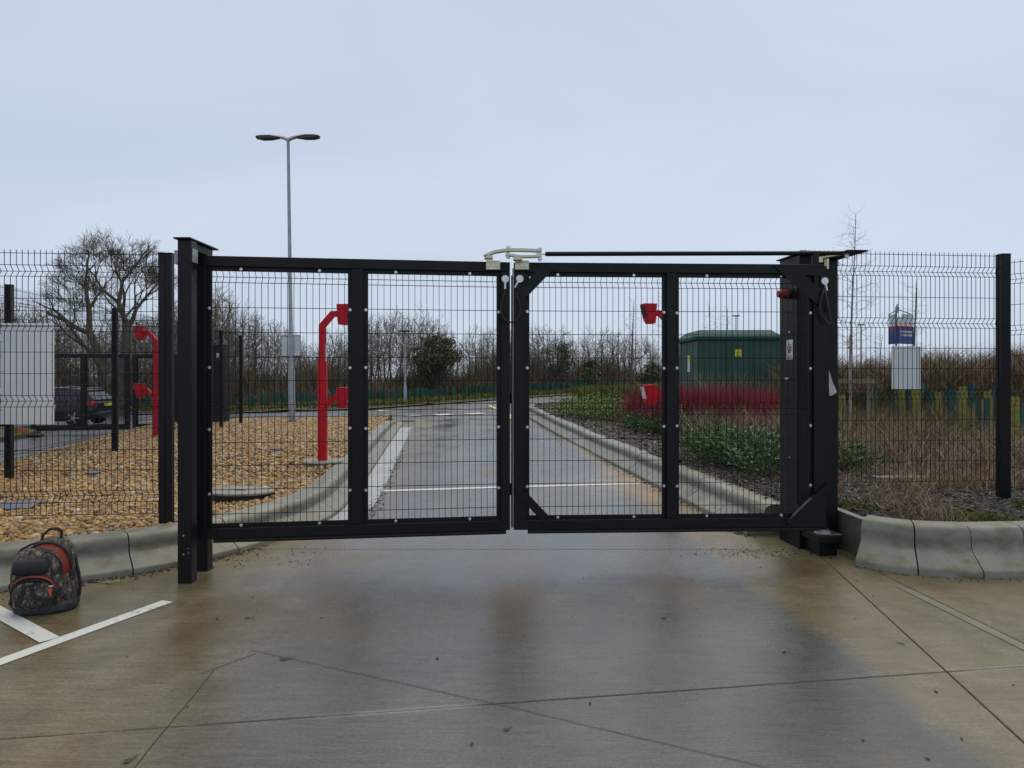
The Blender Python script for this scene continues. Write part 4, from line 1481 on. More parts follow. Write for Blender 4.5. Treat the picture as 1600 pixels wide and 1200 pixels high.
# siren
m = MB(); m.cyl((-hx - .0065, -.03, 2.355), (-hx - .035, -.03, 2.355), .048, .046, 24); m.build('siren_base', RUBBER, dc, smooth=35)
m = MB(); m.tube([(-hx - .0352, -.03, 2.355), (-hx - .09, -.03, 2.355), (-hx - .102, -.03, 2.355), (-hx - .106, -.03, 2.355), (-hx - .128, -.03, 2.355)], [.046, .046, .043, .034, .030], 24); m.build('siren', SIREN, dc, smooth=35)
# warning sign
m = MB(); m.box(-hx - .0095, -hx - .0065, -.085, .035, 1.74, 1.925, .001); sg = m.build('warning_sign', WHITEP, dc)
m = MB()
ring = [[(-hx - .0098 - .0005 * k, -.025 + r * math.cos(a), 1.845 + r * 1.0 * math.sin(a)) for a in np.linspace(0, 2 * math.pi, 25)[:-1]] for k, r in ((0, .046), (1, .046), (1, .036), (0, .036))]
m.loft(ring + [ring[0]], caps=False); m.build('sign_ring', RED, sg)
m = MB(); m.box(-hx - .0101, -hx - .0097, -.045, -.018, 1.82, 1.868); m.box(-hx - .0102, -hx - .0098, -.032, -.008, 1.812, 1.832); m.build('sign_figure', RUBBER, sg)
m = MB()
for k in range(2): m.box(-hx - .0100, -hx - .0096, -.075, .022, 1.756 + k * .016, 1.763 + k * .016)
m.build('sign_lettering', GREYST, sg)
m = MB(); m.cyl((-hx - .006, -.02, 2.0), (-hx - .012, -.02, 2.0), .012, n=12); m.build('lock_barrel', ZINC, dc)
m = MB(); m.cyl((-hx - .006, .01, 1.56), (-hx - .022, .01, 1.56), .012, n=12); m.box(-hx - .03, -hx - .02, -.04, .03, 1.552, 1.568, .003); m.build('handle', ZINC, dc)
m = MB(); m.cyl((-hx - .006, -.02, .82), (-hx - .010, -.02, .82), .009, n=12); m.build('lock_barrel', ZINC, dc)
# lower drive box with its bearing
m = MB(); m.box(-.17, .05, -hy - .315, -hy - .0005, .115, .20, .015); m.build('drive_box', BLACK, dc)
m = MB(); m.cyl((-.10, -hy - .24, .2005), (-.10, -hy - .24, .214), .070, .066, 24); m.cyl((-.10, -hy - .24, .214), (-.10, -hy - .24, .236), .05, .05, 24); m.build('bearing_ring', GREYST, dc, smooth=35)
m = MB(); m.cyl((-.10, -hy - .24, .236), (-.10, -hy - .24, .30), .045, .045, 20); m.build('drive_shaft', BLACK, dc, smooth=35)
m = MB(); m.box(-.14, .03, -hy - .26, -hy - .0005, 0, .115, .01); m.build('drive_foot', BLACK, dc)
# top crank
ck = thing('crank_arm', 'short gold crank arm joining the tie rod to the top of the drive column', 'linkage', P(1300, 402, 6.2))
o1 = ck.location.copy()
def cp_(px, py, d=6.2): return P(px, py, d) - o1
m = MB(); a, b = cp_(1275, 404), cp_(1326, 394.5)
m.tube([a, a.lerp(b, .5), b], .014, 8, True); m.build('crank_lever', GOLD, ck, smooth=30)
m = MB(); m.box(cp_(1273, 0).x, cp_(1284, 0).x, -.03, .03, cp_(0, 411).z, cp_(0, 402).z, .004); m.box(cp_(1289.5, 0).x, cp_(1293, 0).x, -.03, .02, cp_(0, 421).z, cp_(0, 405).z, .002); m.build('crank_block', GOLD, ck)
m = MB(); m.cyl(cp_(1323, 404), cp_(1323, 390), .010, n=10); m.cyl(cp_(1323, 395), cp_(1323, 391.5), .020, n=6); m.cyl(cp_(1323, 402.5), cp_(1323, 398.5), .020, n=6); m.build('crank_pin', ZINC, ck)
# torn white tag on the column edge
m = MB()
def tg(px, py, d): return P(px, py, d)
pts = [tg(1295.5, 579, 6.36), tg(1302, 600, 6.33), tg(1304, 603, 6.31), tg(1307.5, 613, 6.35), tg(1300, 618, 6.33), tg(1296, 618, 6.36), tg(1295.5, 600, 6.365)]
back = [p + Vector((0, .004, 0)) for p in pts]
m.add(pts + back, [(0, 6, 1), (1, 6, 5), (1, 5, 4, 2), (2, 4, 3), (7, 8, 13), (8, 12, 13), (8, 9, 11, 12), (9, 10, 11)] + [(i, (i + 1) % 7, 7 + (i + 1) % 7, 7 + i) for i in range(7)])
o = m.build('plastic_tag', WHITEP)
tag(o, 'small curled white plastic sheet stuck to the right edge of the drive column', 'tag')

# ------------------------------------------------------------------ mesh fences
HF_L = [2.666, 2.269, 2.16, 1.796, 1.606, 1.123, .932, .753, .36]
FO_L = [2.512, 2.03, 1.364, .52]
def post(parent, x, y, z0, z1, w=.062, name='fence_post', rz=0):
    m = MB(); m.box(-w / 2, w / 2, -w / 2, w / 2, z0, z1, .004); m.box(-w / 2 - .002, w / 2 + .002, -w / 2 - .002, w / 2 + .002, z1 + .0005, z1 + .012, .004)
    return m.build(name, BLACK, parent, None, (x, y, 0), (0, 0, rz))
def panel(parent, a, b, z0, z1, hz, folds, pitch=.05, sgn=1, tips=.03, r=.0031):
    dx, dy = b[0] - a[0], b[1] - a[1]
    L = math.hypot(dx, dy)
    m = MB()
    wire_panel(m, 0, L, z0, z1, 0, hz, folds, pitch, r, .045, sgn, tips, .0036)
    return m.build('mesh_panel', WIRE, parent, 180, (a[0], a[1], 0), (0, 0, math.atan2(dy, dx)))
fl = thing('mesh_fence', 'black wire mesh fence joining the catch post on the left, standing in the gravel', 'fence')
pA = (-3.06, 6.33)
post(fl, -3.12, 6.36, GH - .03, 2.675, .062)
post(fl, -3.055, 6.345, GH - .03, 2.672, .056)
dirF = (-math.cos(math.radians(5)), -math.sin(math.radians(5)))
pB = (-3.155 + dirF[0] * 2.5, 6.34 + dirF[1] * 2.5)
panel(fl, pB, (-3.155, 6.34), .36, 2.666, HF_L, FO_L)
post(fl, pB[0] - .04, pB[1] - .04, GH - .03, 2.70, .062)
panel(fl, (pB[0] - .08 + dirF[0] * 2.5, pB[1] + dirF[1] * 2.5), (pB[0] - .08, pB[1]), .36, 2.666, HF_L, FO_L)

f2 = thing('mesh_fence', 'black wire mesh fence running away along the left side of the gravel island', 'fence')
pp = [(-6.05, 6.3), (-6.44, 9.1), (-6.87, 12.3), (-7.15, 15.3), (-7.45, 18.2), (-7.71, 20.2)]
for i, (x, y) in enumerate(pp):
    post(f2, x, y, GH - .03 + gz(x, y), 2.74 + gz(x, y), .082, rz=math.radians(8))
for a, b in zip(pp, pp[1:]):
    panel(f2, a, b, .42 + gz(*b) * .5, 2.70, [z + .03 for z in HF_L], [z + .03 for z in FO_L], .05 , 1, .03, .0025)
fr_ = thing('mesh_fence', 'black wire mesh fence in the planting to the right of the drive column', 'fence')
HF_R = [2.834, 2.395, 1.87, 1.66, 1.13, .918, .706, .494]
FO_R = [2.663, 2.13, 1.395]
post(fr_, 5.13, 7.42, PH - .05, 2.845, .098)
post(fr_, 2.95, 7.22, PH - .05, 2.845, .062)
panel(fr_, (2.98, 7.22), (5.08, 7.42), .494, 2.834, HF_R, FO_R, .05, 1, .03)
panel(fr_, (5.19, 7.42), (6.6, 5.45), .40, 2.76, [z - .07 for z in HF_R], [z - .07 for z in FO_R], .05, 1, .03)

# second gate across the exit lane ----------------------------------------------------------
A2 = math.radians(14)
g2x, g2y = -13.55, 20.0
l2 = leaf('gate_leaf', 'far black mesh gate leaf across the exit lane, left of its own hinge post', g2x, g2y, A2, [(0, .09), (1.28, 1.38), (2.42, 2.54)], False, .10, 2.25, .1, z_base=-.06)
l3 = leaf('gate_leaf', 'far black mesh gate leaf across the exit lane, nearer the gravel island', g2x + 2.60 * math.cos(A2), g2y + 2.60 * math.sin(A2), A2, [(0, .12), (1.15, 1.25), (2.1, 2.2)], False, .10, 2.25, .1, z_base=-.06)
c2 = thing('drive_column', 'far black drive column of the exit gate, seen through the left gate leaf', 'gate post', (-8.58, 20.9, .2))
MB().box(-.19, .19, -.19, .19, -.1, 2.25, .01).build('column_body', BLACK, c2)
MB().box(-.21, .21, -.3, .22, 2.2505, 2.27, .003).build('cap_plate', BLACK, c2)
MB().box(-.04, .14, -.196, -.1905, 1.88, 2.02, .002).build('sticker', WHITEP, c2)

# ------------------------------------------------------------------ red intercom posts
def intercom(label, loc, rz, top=2.36):
    t = thing('intercom_post', label, 'intercom post', loc, rz, 'red goose-neck intercom posts')
    w = .058
    m = MB()
    m.box(-w, w, -w, w, 0, 1.52, .006); m.build('lower_post', RED, t)
    m = MB()
    m.box(-w * .78, w * .78, -w * .78, w * .78, 1.5205, 1.98, .005)
    m.build('upper_post', RED, t)
    def bent(pts, s, name):
        return MB().tube(pts, s, 4, True).build(name, RED, t)
    s = .045 * 1.414
    bent([(0, 0, 1.975), (0, 0, 2.06), (.155, 0, 2.235), (.32, 0, 2.235)], s, 'upper_arm')
    bent([(.05, 0, .86), (.12, 0, .93), (.20, 0, 1.00), (.28, 0, 1.00)], s * .85, 'lower_arm')
    for z0, zc in ((2.235, 1), (1.0, 0)):
        # hood: open box leaning forward, wider at top
        m = MB()
        x0, x1, h0, h1 = .245, .445, z0 - .16, z0 + .14
        outer = [[(x0, -.11, h1), (x1, -.11, h1), (x1, .11, h1), (x0, .11, h1)], [(x0 + .012, -.105, z0 - .08), (x1 - .055, -.105, z0 - .1), (x1 - .055, .105, z0 - .1), (x0 + .012, .105, z0 - .08)], [(x0 + .02, -.10, h0), (x1 - .09, -.10, h0), (x1 - .09, .10, h0), (x0 + .02, .10, h0)]]
        m.loft(outer); m.build('reader_hood', RED, t)
        m = MB(); m.add([(x1 + .001, -.085, h1 - .03), (x1 + .001, .085, h1 - .03), (x1 - .045, .085, z0 - .07), (x1 - .045, -.085, z0 - .07), (x1 + .006, -.085, h1 - .03), (x1 + .006, .085, h1 - .03), (x1 - .04, .085, z0 - .07), (x1 - .04, -.085, z0 - .07)], [(0, 1, 2, 3), (4, 7, 6, 5), (0, 4, 5, 1), (1, 5, 6, 2), (2, 6, 7, 3), (3, 7, 4, 0)])
        m.build('reader_face', WHITEP if not zc else RUBBER, t)
    m = MB(); m.box(.0455, .0525, -.03, .03, 1.525, 1.78, .002); m.build('reflective_label', WHITEP, t)
    m = MB(); m.box(-.075, .075, -.075, .075, .001, .012, .003); m.build('base_plate', RED, t)
    return t
ipA = Vector(((504 - 800) / F * 10.6, 10.6, GH))
intercom('left red intercom post on its round concrete base in the gravel, reaching toward the lane', ipA, math.radians(-4))
m = MB(); m.tube([(0, 0, -.05), (0, 0, .045), (0, 0, .06)], [.275, .30, .285], 32)
o = m.build('base_disc', COVER, None, 35, ipA - Vector((0, 0, .005)))
tag(o, 'round concrete base under the left red intercom post', 'base')
ipB = Vector((2.425, 10.9, PH))
intercom('right red intercom post in the planting, mostly hidden behind the gate mullion', ipB, math.radians(188))
ipC = Vector(((244 - 800) / F * 15.4, 15.4, GH + gz(-7.7, 15.4)))
intercom('far left red intercom post beside the exit lane, its arms reaching left', ipC, math.radians(184))

# ------------------------------------------------------------------ lamp posts
def lamp_head(t, sx, z, L=.93):
    rings = []
    prof = [(0.0, .06, .09, -.06), (.10, .06, .085, -.005), (.25, .085, .06, .045), (.5, .14, .055, .075), (.75, .145, .05, .075), (.90, .12, .035, .062), (L, .06, .02, .05)]
    top = []
    for (x, hw, th, dz) in prof:
        ring = []
        for k in range(12):
            a = 2 * math.pi * k / 12
            zz = math.sin(a) * th
            if zz < 0: zz *= .25
            ring.append((sx * x, math.cos(a) * hw, z + dz + zz))
        rings.append(ring)
    MB().loft(rings).build('lamp_head', LAMPHEAD, t, smooth=50)
    m = MB()
    rr = []
    for (x, hw, th, dz) in prof[2:]:
        x = min(x, L - .02)
        rr.append([(sx * x, -hw * .9, z + dz - .016), (sx * x, hw * .9, z + dz - .016), (sx * x, hw * .85, z + dz - .078 + .045 * (x > .85)), (sx * x, -hw * .85, z + dz - .078 + .045 * (x > .85))])
    rr[0] = [(p[0], p[1], max(p[2], z + .025)) for p in rr[0]]
    m.loft(rr); m.build('lens', LAMPGLASS, t)
lb = Vector(((456.5 - 800) / F * 20.6, 20.6, GH - .1 + gz(-6.4, 20.6)))
lamp = thing('street_lamp', 'tall grey twin-headed street lamp with two square sign backs, behind the gravel island', 'street lamp', lb)
lamp.rotation_euler = (0, math.radians(-.8), 0)
Hl = zpx(216, 20.6) - lb.z
MB().tube([(0, 0, 1.72), (0, 0, 1.85), (0, 0, Hl)], [.085, .062, .042], 12).build('pole', GALV, lamp, smooth=40)
MB().tube([(0, 0, .02), (0, 0, 1.60), (0, 0, 1.72)], [.098, .096, .080], 14).build('base_compartment', GALV, lamp, smooth=40)
MB().tube([(0, 0, -.05), (0, 0, .13)], [.12, .12], 14).build('base_sleeve', RUBBER, lamp, smooth=40)
lamp_head(lamp, 1, Hl - .02); lamp_head(lamp, -1, Hl - .02)
for sx in (-1, 1):
    sgn_ = MB().box(sx * .055, sx * .055 + sx * .235, -.02, -.012, 1.66 + .35, 2.22 + .35, .004).build('sign_plate', SIGNBACK, lamp)
    MB().box(sx * .04, sx * .28, -.024, .03, 2.575, 2.60, .002).build('sign_rail', RUBBER, sgn_)
    MB().box(sx * .04, sx * .28, -.024, .03, 1.985, 2.006, .002).build('sign_rail', RUBBER, sgn_)
def small_lamp(label, px, by, ty, d=None, single=True):
    g = G(px, by) if d is None else Vector(((px - 800) / F * d, d, gz((px - 800) / F * d, d)))
    t = thing('street_lamp', label, 'street lamp', g)
    H = zpx(ty, g.y) - g.z
    MB().tube([(0, 0, 0), (0, 0, 1.0), (0, 0, 1.1), (0, 0, H)], [.085, .085, .055, .04], 10).build('pole', GALV, t, smooth=40)
    m = MB(); m.box(-.28, .28, -.14, .14, H - .02, H + .08, .03); m.build('lamp_head', LAMPGLASS, t)
small_lamp('slim grey street lamp beyond the road, seen through the left gate leaf', 633, 632, 518)
small_lamp('distant street lamp rising behind the green kiosk roof', 1150, 0, 494, 60)
small_lamp('distant street lamp far behind the fence right of the drive column', 1345, 0, 508, 60)

# ------------------------------------------------------------------ green kiosk
kz = gz(7, 22) + .30
kd = 21.0
kx0 = (1090 - 800) / F * kd
ks = thing('substation_kiosk', 'dark green substation kiosk with a shallow hipped roof behind the red stems', 'kiosk', (kx0, kd, kz), math.radians(-1.5))
KW, KDp, KE = 2.42, 2.6, zpx(531, kd) - kz
MB().box(0, KW, 0, KDp, -.1, KE, .01).build('wall', KIOSK, ks)
m = MB(); m.box(-.10, KW + .06, -.09, KDp + .09, KE + .001, KE + .10, .012); m.build('roof_fascia', KIOSKR, ks)
rz_ = KE + .1005
rt = zpx(515.5, kd + .3) - kz
m = MB(); m.loft([[(-.10, -.09, rz_), (KW + .06, -.09, rz_), (KW + .06, KDp + .09, rz_), (-.10, KDp + .09, rz_)], [(.14, .35, rt), (KW - .16, .35, rt), (KW - .16, KDp - .35, rt), (.14, KDp - .35, rt)]]); m.build('roof', KIOSKR, ks)
for i in range(1, 3):
    MB().box(KW * i / 3 - .008, KW * i / 3 + .008, -.006, -.0005, .05, KE - .05).build('door_seam', RUBBER, ks)
sx = (1148 - 1090) / F * kd
sgn = MB().box(sx, sx + .185, -.010, -.0065, zpx(557, kd) - kz, zpx(546, kd) - kz, .001).build('hazard_sign', YELLOW, ks)
zc = (zpx(557, kd) + zpx(546, kd)) / 2 - kz
m = MB(); m.prism([(sx + .03, zc - .01), (sx + .155, zc - .01), (sx + .0925, zc + .09)], -.0112, -.0104, 'y'); m.build('hazard_triangle', RUBBER, sgn)
m = MB(); m.prism([(sx + .055, zc + .002), (sx + .13, zc + .002), (sx + .0925, zc + .068)], -.0118, -.0113, 'y'); m.build('hazard_triangle', YELLOW, sgn)
m = MB(); m.prism([(sx + .085, zc + .012), (sx + .096, zc + .03), (sx + .09, zc + .03), (sx + .1, zc + .05), (sx + .088, zc + .028), (sx + .094, zc + .028)], -.0123, -.0119, 'y'); m.box(sx + .03, sx + .155, -.0112, -.0104, zc - .06, zc - .045); m.box(sx + .04, sx + .145, -.0112, -.0104, zc - .085, zc - .07); m.build('hazard_print', RUBBER, sgn)
zz0, zz1, zz2 = zpx(581, 22) - kz, zpx(564, 22) - kz, zpx(555, 22) - kz
MB().box(-.008, -.0005, 1.0, 1.32, zz0, zz1, .001).build('notice_strip', WHITEP, ks)
MB().box(-.008, -.0005, 1.0, 1.32, zz1 + .002, zz2, .001).build('notice_strip', YELLOW, ks)

# ------------------------------------------------------------------ white boards, blue board
wb = thing('sign_board', 'large blank white sign board on the fence post at the far left', 'sign', P(45, 663, 8.93))
wz0, wz1 = 0, (663 - 505) / F * 8.93
bx0, bx1 = (-30 - 45) / F * 8.93, (85 - 45) / F * 8.93
pl = MB().box(bx0, bx1, -.012, .0, 0, wz1, .003).build('board_plate', WHITE, wb)
for z in (.10, .30, .55, .80, 1.0, 1.18):
    m = MB(); m.cyl((bx1 - .02, -.0125, z), (bx1 - .02, -.017, z), .007, n=8); m.build('rivet', GREYST, pl)
for z in (.2, 1.0): MB().box(bx0, bx1, .001, .03, z, z + .04, .003).build('board_rail', GREYST, wb)
MB().box(bx0, bx1 , -.016, -.0125, wz1 - .045, wz1 - .035, .0005).build('board_lip', GREYST, pl)
w2 = thing('sign_board', 'small blank white board fixed to the back of the right mesh fence', 'sign', P(1415.5, 608, 7.46))
bw = (1438 - 1393) / F * 7.46 / 2
MB().box(-bw, bw, -.010, 0, 0, (608 - 541) / F * 7.46, .003).build('board_plate', WHITE, w2)
MB().box(bw - .022, bw - .012, -.014, -.0105, .005, .445, .001).build('board_lip', GREYST, w2)
for z in (.06, .38): MB().box(-bw + .01, bw - .01, .001, .022, z, z + .03, .003).build('board_rail', GREYST, w2)
vb = thing('estate_board', 'blue and white V-shaped sale board on a post, behind the small white board', 'sign', (P(1402, 600, 16.5).x, 16.5, PH))
vz0, vz1, vz2 = zpx(537, 16.5) - PH, zpx(509, 16.5) - PH, zpx(490, 16.5) - PH
def vpanel(x1, y1, z0, z1, m, name, off=0.0, par=None, a=0.0, b=1.0):
    L = Vector((x1, y1, 0))
    nrm = Vector((L.y, -L.x, 0)).normalized()
    if nrm.y > 0: nrm = -nrm
    p0, p1 = L * a + nrm * off, L * b + nrm * off
    q = nrm * .012
    mm = MB()
    mm.loft([[p0 + Vector((0, 0, z0)), p1 + Vector((0, 0, z0)), p1 + q + Vector((0, 0, z0)), p0 + q + Vector((0, 0, z0))], [p0 + Vector((0, 0, z1)), p1 + Vector((0, 0, z1)), p1 + q + Vector((0, 0, z1)), p0 + q + Vector((0, 0, z1))]])
    return mm.build(name, m, par or vb)
for (x1, y1) in ((.03, .45), (.56, .34)):
    b_ = vpanel(x1, y1, vz0, vz1 - .05, BLUE, 'blue_panel')
    vpanel(x1, y1, vz1 - .0495, vz1, RED, 'red_band')
    vpanel(x1, y1, vz1 + .001, vz2, SIGNBACK, 'photo_panel', 0, None, .28, .98)
    vpanel(x1, y1, vz1 + .001, vz2 - .08, WHITEP, 'house_print', .0, None, .02, .27)
    # two lines of small white lettering, too small to read
    for zl in (vz1 - .155, vz1 - .235):
        for k in range(6):
            vpanel(x1, y1, zl, zl + (.05 if k % 2 else .042), WHITEP, 'lettering', .0125, b_, .14 + k * .125, .14 + k * .125 + (.085 if k % 3 else .06))
MB().tube([(0, .05, -.1), (0, .05, vz2 + .16)], .02, 8).build('board_post', BARK, vb, smooth=40)
m = MB()
m.tube([(0, 0, vz2 + .1), (.03, .45, vz2)], .012, 6); m.tube([(0, 0, vz2 + .1), (.56, .34, vz2)], .012, 6)
m.build('board_stay', GREYST, vb)
m = MB(); m.tube([(0, 0, vz2 + .02), (0, 0, vz2 + .12), (0, 0, vz2 + .22)], [.02, .045, .012], 8); m.build('post_finial', GREYST, vb, smooth=40)

# orange and dark blocks under the white board, in the exit lane
ob_ = thing('barrier_block', 'orange plastic barrier block on the ground under the large white board', 'barrier', (P(33, 668, 19).x, 19.0, gz(-13, 19)))
m = MB(); m.box(-.13, .13, -.1, .1, .06, .22, .02); m.build('block_body', mat('orange_plastic', (0.42, 0.12, 0.02), .5), ob_)
m = MB(); m.box(-.6, .55, -.12, .12, 0, .059, .01); m.build('block_foot', RUBBER, ob_)

# ------------------------------------------------------------------ parked car
def make_car(loc, rz):
    t = thing('parked_car', 'dark blue estate car parked beyond the exit lane, tail towards the right', 'car', loc, rz)
    PAINT = mat('dark_car_paint', (0.012, 0.016, 0.028), .22, .2)
    GLASS = mat('car_glass', (0.02, 0.025, 0.03), .08)
    TYRE = mat('tyre', (0.012, 0.012, 0.012), .8)
    RIM = mat('alloy', (0.45, 0.45, 0.46), .3, .8)
    LIGHT = mat('tail_lamp_red', (0.6, 0.01, 0.015), .2)
    # x along the length (rear = +x), y across, z up
    st = [(-2.1, .62, .62, .30, .62), (-1.95, .80, .80, .22, .74), (-1.4, .88, .88, .20, .86), (-.8, .90, .89, .19, .92), (0, .90, .89, .19, .94), (.9, .90, .89, .19, .96), (1.6, .90, .88, .22, .97), (1.98, .86, .84, .28, .95), (2.10, .78, .78, .38, .88)]
    rings = []
    for x, wb_, wt, z0, z1 in st:
        rings.append([(x, -wb_ * .93, z0), (x, -wb_, z0 + .12), (x, -wb_ - .01, (z0 + z1) / 2), (x, -wt, z1 - .04), (x, -wt * .96, z1), (x, wt * .96, z1), (x, wt, z1 - .04), (x, wb_ + .01, (z0 + z1) / 2), (x, wb_, z0 + .12), (x, wb_ * .93, z0)])
    MB().loft(rings).build('body', PAINT, t, smooth=40)
    gr = [(-1.0, .80, .93, .80, .94), (-.45, .80, .94, .66, 1.36), (.2, .80, .95, .66, 1.42), (1.1, .80, .955, .65, 1.40), (1.55, .80, .96, .64, 1.34), (1.98, .78, .95, .74, 1.0)]
    rings = []
    for x, w0, z0, w1, z1 in gr:
        rings.append([(x, -w0, z0 + .001), (x, -w1, z1), (x, w1, z1), (x, w0, z0 + .001)])
    MB().loft(rings).build('window_glass', GLASS, t, smooth=25)
    rr = []
    for x, w1, z1 in ((-.5, .66, 1.345), (.2, .67, 1.425), (1.1, .66, 1.405), (1.62, .65, 1.325)):
        rr.append([(x, -w1 - .01, z1 - .03), (x, -w1 * .92, z1 + .02), (x, w1 * .92, z1 + .02), (x, w1 + .01, z1 - .03)])
    MB().loft(rr).build('roof', PAINT, t, smooth=30)
    for sx in (-.70, .70):
        MB().tube([(-.5, sx * .95, 1.40), (.3, sx * .95, 1.475), (1.5, sx * .95, 1.41)], .018, 6).build('roof_rail', GREYST, t)
    for s_ in (-1, 1):
        pm = MB()
        for x0, x1 in ((-.55, -.45), (.42, .52), (1.32, 1.46)):
            pm.loft([[(x0, s_ * .812, .95), (x1, s_ * .812, .95), (x1, s_ * .80, .95), (x0, s_ * .80, .95)], [(x0 + .05, s_ * .675, 1.37), (x1 + .05, s_ * .675, 1.37), (x1 + .05, s_ * .66, 1.37), (x0 + .05, s_ * .66, 1.37)]])
        pm.build('pillar', PAINT, t)
    for x in (-1.32, 1.30):
        for s_ in (-1, 1):
            w = MB(); w.tube([(x, s_ * .72, .32), (x, s_ * .74, .32), (x, s_ * .90, .32), (x, s_ * .92, .32)], [.28, .32, .32, .29], 24)
            w_ = w.build('wheel', TYRE, t, smooth=35)
            w = MB(); w.cyl((x, s_ * .918, .32), (x, s_ * .928, .32), .07, n=12)
            for k in range(5):
                a = 2 * math.pi * k / 5
                c_, q_ = math.cos(a), math.sin(a)
                w.tube([(x + c_ * .05, s_ * .925, .32 + q_ * .05), (x + c_ * .21, s_ * .922, .32 + q_ * .21)], .028, 4)
            w.build('rim', RIM, w_)
    for s_ in (-1, 1):
        m = MB(); m.box(1.72, 2.06, s_ * .60, s_ * .895, .78, .93, .03); m.build('tail_light', LIGHT, t)
    m = MB(); m.box(2.03, 2.125, -.26, .26, .74, .85, .005); m.build('number_plate', YELLOW, t)
    m = MB(); m.box(1.85, 2.16, -.80, .80, .36, .55, .04); m.build('rear_bumper', PAINT, t)
    return t
cd = 27.5
cxp = (128 - 800) / F * cd
car = make_car((cxp - 1.15, cd, gz(cxp, cd) + .0), math.radians(3))

# ------------------------------------------------------------------ covers and slates in the gravel
cv = thing('manhole_cover', 'large round concrete manhole cover tilted in the gravel behind the left gate leaf', 'manhole cover', G(372, 776, GH))
m = MB(); m.tube([(0, 0, .052), (0, 0, .072), (0, 0, .075)], [.37, .37, .355], 36); m.build('cover_slab', COVER, cv, smooth=30)
m = MB(); m.tube([(0, 0, -.10), (0, 0, .0515)], [.34, .34], 36); m.build('cover_gap_shade', RUBBER, cv, smooth=30)  # black ring stands in for the shaded gap under the slab
cv.rotation_euler = (math.radians(-2.5), math.radians(2), 0)
m = MB(); m.box(-.02, .10, -.06, -.02, .0745, .079, .003); m.build('lifting_slot', RUBBER, cv)
m = MB(); m.box(-.30, .30, -.22, .22, -.005, .02, .006)
o = m.build('slate_plate', SLATE, None, None, G(5, 792, GH), (0, 0, .25)); tag(o, 'flat blue grey plate lying in the gravel at the left edge', 'plate')
m = MB(); m.tube([(0, 0, 0), (0, 0, .03), (0, 0, .035)], [.085, .085, .07], 20)
o = m.build('drain_cap', SLATE, None, 30, G(145, 741, GH)); tag(o, 'small round blue grey cap in the gravel near the left fence', 'cap')
m = MB(); m.prism([(-.12, -.07), (.1, -.06), (.13, .05), (-.05, .09)], 0, .03)
o = m.build('flat_stone', SLATE, None, None, G(428, 703, GH)); tag(o, 'small flat grey stone in the gravel left of the red intercom post', 'stone')
pvs = thing('paving_strip', 'pale broken concrete strip lying in the weeds behind the right fence', 'slab', G(1420, 748, PH))
m = MB(); m.box(-.42, .40, -.10, .10, -.02, .03, .008); m.build('strip_slab', COVER, pvs)

# ------------------------------------------------------------------ shrubs and dry growth on the right
def shrub_mesh(seed, kind):
    """leaves along many shoots: kind 0 low spreading, 1 upright bladed"""
    R_ = np.random.default_rng(seed)
    pts, dirs = [], []
    ns = 120 if kind == 0 else 95
    for i in range(ns):
        a = R_.uniform(0, 2 * math.pi); r = R_.uniform(0, .30) ** 1
        el = R_.uniform(.35, 1.0) if kind == 0 else R_.uniform(.75, 1.2)
        L = R_.uniform(.22, .42)
        d = np.array([math.cos(a) * math.cos(el), math.sin(a) * math.cos(el), math.sin(el)])
        b = np.array([math.cos(a) * r, math.sin(a) * r, 0.0])
        for k in range(9):
            t_ = .25 + .75 * k / 8
            pts.append(b + d * L * t_ + R_.normal(0, .012, 3)); dirs.append(d)
    pts = np.array(pts); dirs = np.array(dirs)
    n = len(pts)
    o = R_.normal(size=(n, 3)) * (.8 if kind == 0 else .45)
    a = dirs + o; a /= np.linalg.norm(a, axis=1, keepdims=True)
    b = np.cross(a, R_.normal(size=(n, 3))); b /= np.linalg.norm(b, axis=1, keepdims=True)
    ln = (R_.uniform(.022, .04, n) if kind == 0 else R_.uniform(.045, .08, n))[:, None]
    wd = ln * (.38 if kind == 0 else .16)
    v = np.stack([pts, pts + a * ln * .5 + b * wd, pts + a * ln, pts + a * ln * .5 - b * wd], 1)
    i = np.arange(n) * 4
    t = np.concatenate([np.stack([i, i + 1, i + 2], 1), np.stack([i, i + 2, i + 3], 1)])
    return np_mesh('foliage', v.reshape(-1, 3), tris=t)
sh0 = [shrub_mesh(31 + k, 0) for k in range(3)]
sh1 = [shrub_mesh(41 + k, 1) for k in range(3)]
for me in sh0: me.materials.append(SHRUBG)
for me in sh1: me.materials.append(SHRUBB)
stemm = MB()
for k in range(7):
    a = k * .9
    stemm.tube([(0, 0, 0), (.08 * math.cos(a), .08 * math.sin(a), .12), (.16 * math.cos(a), .16 * math.sin(a), .25)], [.007, .005, .003], 4, False)
stem_me = stemm.mesh('stem'); stem_me.materials.append(BARK)
R = random.Random(8)
def shrub(kind, px, py, s, label, group):
    g = G(px, py, PH)
    t = thing('shrub', label, 'shrub', g, R.uniform(0, 6.28), group)
    link('foliage', R.choice(sh1 if kind else sh0), None, t)
    link('stem', stem_me, None, t)
    t.scale = (s, s, s * R.uniform(.85, 1.1))
LAB0 = 'low bright green shrub at the far end of the planting, %s'
LAB1 = 'blue green upright shrub in the bark mulch, %s'
